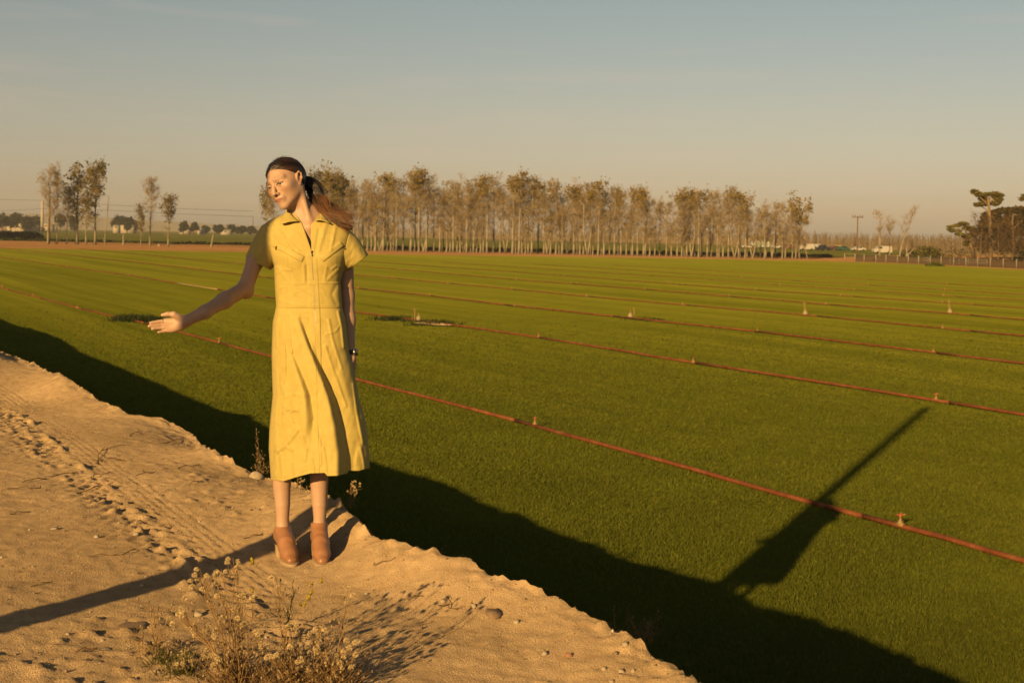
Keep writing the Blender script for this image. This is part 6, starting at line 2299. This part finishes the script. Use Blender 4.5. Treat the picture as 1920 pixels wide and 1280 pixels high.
def weed_plant(base_px, heads, label, seed, group=None, extra=30, cluster=(1, 5), bark=BROWN, bush=90, bushh=0.10, head_r=1.0, depth=0.10, cat='weed', florets=()):
    b = drop(*base_px)
    rng = np.random.RandomState(seed)
    t = thing('dry_weed', label, cat, tuple(b), 0, group)
    st = MB()
    hs = []
    for (hx, hy) in heads:
        dy = rng.uniform(-depth, depth)
        H = at_depth(hx, hy, b[1] + dy) - b
        mid = H * np.array([0.45, 0.5, 0.55]) + rng.randn(3) * 0.012
        k = np.linspace(0, 1, 7)[:, None]
        P = (1 - k) ** 2 * np.zeros(3) + 2 * k * (1 - k) * mid + k ** 2 * H
        P[1:-1] += rng.randn(5, 3) * 0.004
        P[0, 2] = -0.02
        st.tube(P, np.linspace(0.0023, 0.0008, 7), 5, cap=False, col=bark * rng.uniform(0.7, 1.3))
        n = rng.randint(*cluster)
        for j in range(n):
            q = H + rng.randn(3) * np.array([0.011, 0.011, 0.012])
            s0 = P[rng.randint(4, 6)]
            st.tube([s0, (s0 + q) / 2 + rng.randn(3) * 0.003, q], [0.0009, 0.0007, 0.0006], 4, cap=False, col=bark * rng.uniform(0.8, 1.3))
            hs.append(q)
        # bare side twigs and dry leaves
        for j in range(extra // 6):
            i0 = rng.randint(1, 6)
            v = rng.randn(3) * 0.6 + np.array([0, 0, 0.9])
            L = rng.uniform(0.02, 0.075)
            e = P[i0] + v / np.linalg.norm(v) * L
            st.tube([P[i0], (P[i0] + e) / 2 + rng.randn(3) * 0.004, e], [0.0010, 0.0008, 0.0004], 4, cap=False, col=bark * rng.uniform(0.7, 1.4))
            if rng.rand() < 0.7:
                st.blob(e, (0.0035, 0.0035, 0.005), rng.randint(999), 0.3, 5, 4, col=np.array([0.36, 0.25, 0.12]) * rng.uniform(0.6, 1.4))
    for j in range(bush):                              # tangle of short dry growth round the foot
        a = rng.rand() * 6.283
        L = bushh * rng.uniform(0.5, 1.4)
        p0 = np.array([rng.randn() * 0.03, rng.randn() * 0.03, -0.01])
        p2 = p0 + np.array([math.cos(a) * L * 0.8, math.sin(a) * L * 0.8, L * rng.uniform(0.3, 1.0)])
        st.tube([p0, (p0 + p2) / 2 + rng.randn(3) * 0.012, p2], [0.0016, 0.0011, 0.0005], 4, cap=False, col=bark * rng.uniform(0.6, 1.5))
        if rng.rand() < 0.5:
            st.blob(p2, (0.0032, 0.0032, 0.005), rng.randint(999), 0.3, 5, 4, col=np.array([0.34, 0.235, 0.115]) * rng.uniform(0.5, 1.3))
    st.build('stems', M_STEM, t)
    for q in hs:
        link_mesh('seed_head', FLUFF[rng.randint(5)], t, tuple(q), rng.rand() * 6.28, (rng.uniform(0.8, 1.2) * head_r,) * 3)
    for (fx_, fy_) in florets:
        q = at_depth(fx_, fy_, b[1] + rng.uniform(-depth, depth)) - b
        link_mesh('floret', ME_FLORET, t, tuple(q), 0.0, (rng.uniform(0.8, 1.4),) * 3)
    return t


G_W = 'dry fluffy weeds in the foreground'
weed_plant((448, 1285), [(374, 1064), (372, 1082), (366, 1088), (379, 1100), (415, 1068), (404, 1080), (437, 1045), (444, 1060), (347, 1132), (336, 1148), (328, 1158), (346, 1158), (390, 1172), (414, 1124),
                         (457, 1118), (474, 1130), (452, 1130), (436, 1155), (441, 1196), (369, 1190), (366, 1176), (415, 1250), (427, 1252), (405, 1243), (392, 1230), (455, 1165), (486, 1190), (470, 1215), (400, 1190)],
           'dry fluffy weed with most stems, left of the other two at the bottom edge', 1, G_W, extra=40, bush=150, bushh=0.12, florets=[(472, 1048), (474, 1053), (470, 1056), (473, 1107)])
weed_plant((545, 1288), [(517, 1083), (525, 1099), (531, 1172), (544, 1182), (533, 1182), (541, 1202), (515, 1230), (508, 1238), (520, 1226), (540, 1245), (560, 1190), (497, 1218), (560, 1235), (525, 1255)],
           'dry fluffy weed between two others at the bottom edge, below the tan boots', 2, G_W, extra=40, bush=140, bushh=0.11)
weed_plant((622, 1290), [(597, 1184), (590, 1194), (606, 1186), (580, 1211), (595, 1211), (585, 1226), (572, 1240), (650, 1122), (662, 1132), (660, 1207), (647, 1221), (632, 1250), (651, 1251), (616, 1267), (640, 1270), (605, 1245), (668, 1215), (590, 1265)],
           'dry fluffy weed rightmost of three, whose shadow fans across the dirt', 3, G_W, cluster=(1, 4), extra=40, bush=170, bushh=0.11,
           florets=[(580, 1118), (583, 1110), (577, 1122), (572, 1130), (586, 1107), (575, 1095), (585, 1093), (602, 1088), (570, 1135), (564, 1132)])
weed_plant((535, 1175), [(556, 1098), (551, 1108), (541, 1140)], 'thin dark sprig with bent stem between the weeds and the boots', 4, None, cluster=(0, 1), bark=np.array([0.06, 0.06, 0.02]), bush=0, extra=36, depth=0.02)
weed_plant((291, 1224), [(286, 1130), (283, 1150), (318, 1155), (312, 1172), (243, 1184), (254, 1200), (300, 1190)], 'small leafless sprig with thin stems left of the fluffy weeds', 5, None, cluster=(0, 1), bush=26, bushh=0.06, depth=0.03)
weed_plant((338, 1262), [(343, 1228), (341, 1240), (336, 1250), (346, 1252), (350, 1268)], 'low yellowish weed trailing at the lower left of the fluffy ones', 6, G_W, bark=GREENB, bush=60, bushh=0.08, depth=0.04)
weed_plant((304, 1240), [(298, 1232), (318, 1250), (328, 1262), (310, 1244)], 'short green trailing weed at the foot of the leafless sprig', 7, None, cluster=(0, 1), bark=GREENB, bush=60, bushh=0.05, depth=0.03)
weed_plant((657, 948), [(664, 900), (668, 906), (657, 909), (673, 912), (662, 917), (670, 920), (652, 921), (658, 926), (667, 927)], 'small weed with cream heads on the bank lip right of the legs', 8, None, cluster=(1, 4), bush=14, bushh=0.05, depth=0.02, extra=12, head_r=0.85)
weed_plant((565, 918), [(565, 893), (567, 900), (562, 904)], 'tiny dry weed on the bank lip seen between the legs', 9, None, cluster=(1, 3), bush=8, bushh=0.04, depth=0.02, extra=8, head_r=0.7)
weed_plant((486, 896), [(481, 806), (478, 832), (486, 842), (487, 850), (496, 868), (494, 880), (503, 884)], 'tall dry stalks behind the pale round stone left of the skirt', 10, None, cluster=(0, 1), bush=10, bushh=0.05, depth=0.03, extra=60)
weed_plant((1200, 1200), [(1175, 1146), (1183, 1165), (1172, 1172), (1198, 1183), (1236, 1153), (1226, 1168), (1249, 1181), (1238, 1178), (1222, 1188)], 'curled dry thistle on the bank lip at the lower right', 11, None, cluster=(0, 1), bush=22, bushh=0.05, depth=0.03, extra=50)
weed_plant((1154, 1178), [(1152, 1160), (1155, 1166)], 'short dry stub left of the curled thistle on the bank lip', 12, None, cluster=(0, 1), bush=10, bushh=0.03, depth=0.01, extra=18)
weed_plant((827, 1044), [(826, 1027), (828, 1034)], 'two tiny dry stalks on the bank lip near the rounded clod', 13, None, cluster=(0, 1), bush=6, bushh=0.03, depth=0.01, extra=12)
weed_plant((869, 1047), [(867, 1034), (870, 1040)], 'single tiny dry stalk just right of the rounded clod on the lip', 14, None, cluster=(0, 1), bush=4, bushh=0.02, depth=0.01, extra=12)

M_STONE = principled('pale_stone', None, 0.85, spec=0.2, setup=lambda nt: (ramp(nt, nz(nt, 30, 4, 0.6), [(0.35, (0.42, 0.31, 0.19)), (0.65, (0.60, 0.47, 0.31))]), bump(nt, nz(nt, 120, 3, 0.6), 0.4, 0.004)))
M_STONE2 = principled('brown_stone', None, 0.9, spec=0.15, setup=lambda nt: (ramp(nt, nz(nt, 30, 4, 0.6), [(0.35, (0.27, 0.17, 0.095)), (0.65, (0.38, 0.255, 0.15))]), bump(nt, nz(nt, 120, 3, 0.6), 0.5, 0.004)))
M_STONE3 = principled('reddish_stone', (0.44, 0.22, 0.12), 0.85, spec=0.2)
G_S = 'stones lying on the dirt road'
stones = [(481, 890, 24, 24, 0, 'pale round stone on the bank lip left of the skirt'), (925, 1141, 36, 30, 1, 'large flat brown slab in the dirt at the lower middle'),
          (372, 1150, 17, 12, 0, 'pale angular stone behind the left fluffy weed'), (250, 1166, 56, 13, 1, 'wide flat brown slab left of the leafless sprig'),
          (714, 1017, 12, 9, 0, 'small round stone right of the boots near the lip'), (181, 1005, 11, 9, 0, 'small stone in the wheel rut, left of a second'),
          (255, 1002, 12, 8, 0, 'small stone in the wheel rut, right of another'), (102, 989, 14, 6, 0, 'flat pale stone high at the left'),
          (265, 1096, 9, 8, 0, 'little stone at the lower edge of the shadow band'), (127, 1187, 8, 6, 0, 'small pale stone just below the shadow band at the far left'),
          (183, 1183, 12, 7, 1, 'brown pebble below the shadow band, left of the slab'), (192, 1199, 8, 6, 0, 'pale pebble nearest below the brown pebble at the left'),
          (353, 1203, 10, 7, 1, 'brown pebble beside the stems of the left weed'), (932, 1084, 9, 13, 1, 'upright brown clod sticking up on the bank lip'),
          (886, 1061, 11, 10, 1, 'brown stone on the lip right of the rounded clod'), (888, 1134, 11, 11, 0, 'pale stone just left of the large flat slab'),
          (831, 1125, 13, 10, 0, 'pale stone in the dirt above the fan of weed shadow'), (968, 1164, 12, 11, 0, 'pale stone just right below the large flat slab'),
          (1021, 1223, 11, 11, 0, 'pale stone in the lower middle, left of a yellowish one'), (1066, 1226, 15, 11, 2, 'ochre stone at the lower middle'),
          (1154, 1224, 11, 13, 1, 'dark upright stone below the reddish one'), (1172, 1206, 13, 11, 0, 'pale stone just below the curled thistle'),
          (1165, 1257, 13, 11, 0, 'pale stone near the lower right end of the road, middle of three'), (1132, 1252, 10, 9, 0, 'pale stone near the lower right end of the road, left of three'),
          (1187, 1256, 9, 8, 0, 'pale stone near the lower right end of the road, right of three'), (1160, 1184, 15, 10, 2, 'reddish stone on the lip beside the dry stub'),
          (1300, 1274, 15, 10, 0, 'pale stone on the lip at the bottom right end of the road'), (1147, 1276, 12, 8, 0, 'pale stone at the bottom edge near the right end of the road')]
for i, (x, y, w, h, k, lab) in enumerate(stones):
    b = drop(x, y + h * 0.3)
    s = b[1] / FPX
    rng = np.random.RandomState(400 + i)
    a = rng.rand() * 0.5
    big = w > 30
    m = MB().blob((0, 0, h * s * (0.0 if big else 0.14)), (w * s * 0.52, w * s * (0.7 if big else 0.42), h * s * (0.24 if big else 0.48 if h > 0.6 * w else 0.34)), 400 + i, 0.22, 10, 7)
    o = m.build('stone', (M_STONE, M_STONE2, M_STONE3)[k], smooth=True)
    o.location = tuple(b); o.rotation_euler = (0, 0, a)
    tag(o, lab, 'stone', G_S)

# grit, clods and dry litter too many to count
rngg = np.random.RandomState(55)
m = MB()
N = 15000
sg = 3.0 + rngg.rand(N) ** 1.6 * 11.0
tg = rngg.uniform(-2.6, 0.02, N)
kill = (np.abs(tg) > 2.7)
tg2 = tg + edge_t(sg)
cl = fbm(sg * 1.1, tg2 * 1.1, 71, 3) + 0.9 * np.exp(-((tg2 - RUT_T) / 0.22) ** 2) + 0.5 * np.exp(-(tg / 0.14) ** 2)
sel = cl + rngg.rand(N) * 0.9 > 0.55
sg, tg2 = sg[sel], tg2[sel]
gx, gy = xy_of(sg, tg2)
gz = road_height(sg, tg2)
n = len(sg)
rr = np.clip(0.0020 * np.exp(rngg.randn(n) * 0.55), 0.0010, 0.012)
oct_ = np.array([[1, 0, 0], [0, 1, 0], [-1, 0, 0], [0, -1, 0], [0, 0, 1], [0, 0, -1]], float)
V = oct_[None] * (rr[:, None, None] * (0.7 + 0.6 * rngg.rand(n, 6, 1)))
V += np.stack([gx, gy, gz + rr * 0.35], -1)[:, None, :]
F = np.array([[0, 1, 4], [1, 2, 4], [2, 3, 4], [3, 0, 4], [1, 0, 5], [2, 1, 5], [3, 2, 5], [0, 3, 5]])
cg = np.where(rngg.rand(n, 1) < 0.2, [[0.62, 0.50, 0.34]], [[0.38, 0.255, 0.14]]) * (0.7 + 0.5 * rngg.rand(n, 1))
m.add(V.reshape(-1, 3), tris=(F[None] + 6 * np.arange(n)[:, None, None]).reshape(-1, 3), col=np.repeat(cg, 6, 0))
M_GRIT = principled('road_grit', None, 0.9, spec=0.1, setup=blade_setup)
m.build('gravel', M_GRIT, smooth=False, kind='stuff')
m = MB()
lit = [((185, 846), (228, 835)), ((240, 818), (262, 808)), ((300, 832), (345, 824)), ((200, 858), (232, 866)), ((60, 838), (110, 856)), ((85, 848), (120, 838)), ((95, 895), (140, 888)), ((160, 900), (205, 886)), ((40, 905), (90, 898)),
       ((180, 870), (195, 840)), ((180, 872), (187, 862)), ((330, 880), (372, 872)), ((255, 892), (290, 885)), ((15, 918), (75, 916)), ((350, 910), (380, 902)), ((20, 965), (55, 960)), ((145, 925), (215, 905)), ((230, 1040), (260, 1032)), ((160, 1046), (210, 1041)),
       ((820, 1135), (856, 1142)), ((1020, 1140), (1036, 1120)), ((985, 1125), (1012, 1119)), ((700, 1060), (730, 1052)), ((455, 1010), (490, 1002)), ((760, 1125), (790, 1118)), ((140, 1225), (175, 1216)), ((60, 1100), (95, 1090))]
for i, (p, q) in enumerate(lit):
    a = drop(*p); b = drop(*q)
    rng = np.random.RandomState(i)
    k = np.linspace(0, 1, 5)[:, None]
    P = a * (1 - k) + b * k + rng.randn(5, 3) * [0.008, 0.008, 0.002] + [0, 0, 0.005]
    P[2, 2] += 0.008
    c = BROWN * rng.uniform(0.5, 1.1)
    m.tube(P, 0.0021, 4, cap=False, col=c)
    for _ in range(3):
        j = rng.randint(1, 5)
        m.tube([P[j], P[j] + rng.randn(3) * [0.02, 0.02, 0.006] + [0, 0, 0.010]], [0.0016, 0.0008], 4, cap=False, col=c)
m.build('plant_litter', M_STEM, kind='stuff')
# ------------------------------------------------------------------ evening haze over the plain
mh, nth_, oh = mat_new('haze_air')
pv = nth_.nodes.new('ShaderNodeVolumePrincipled')
pv.inputs['Color'].default_value = (0.80, 0.77, 0.72, 1)
pv.inputs['Density'].default_value = HAZE_D
pv.inputs['Anisotropy'].default_value = 0.0
nth_.links.new(pv.outputs[0], oh.inputs['Volume'])
hx = MB().box((0, 1250, (FZ - 1.6 + 62) / 2), (5400, 3020, 62 - (FZ - 1.6)))
hz_ = hx.build('haze', mh, smooth=False, kind='stuff')
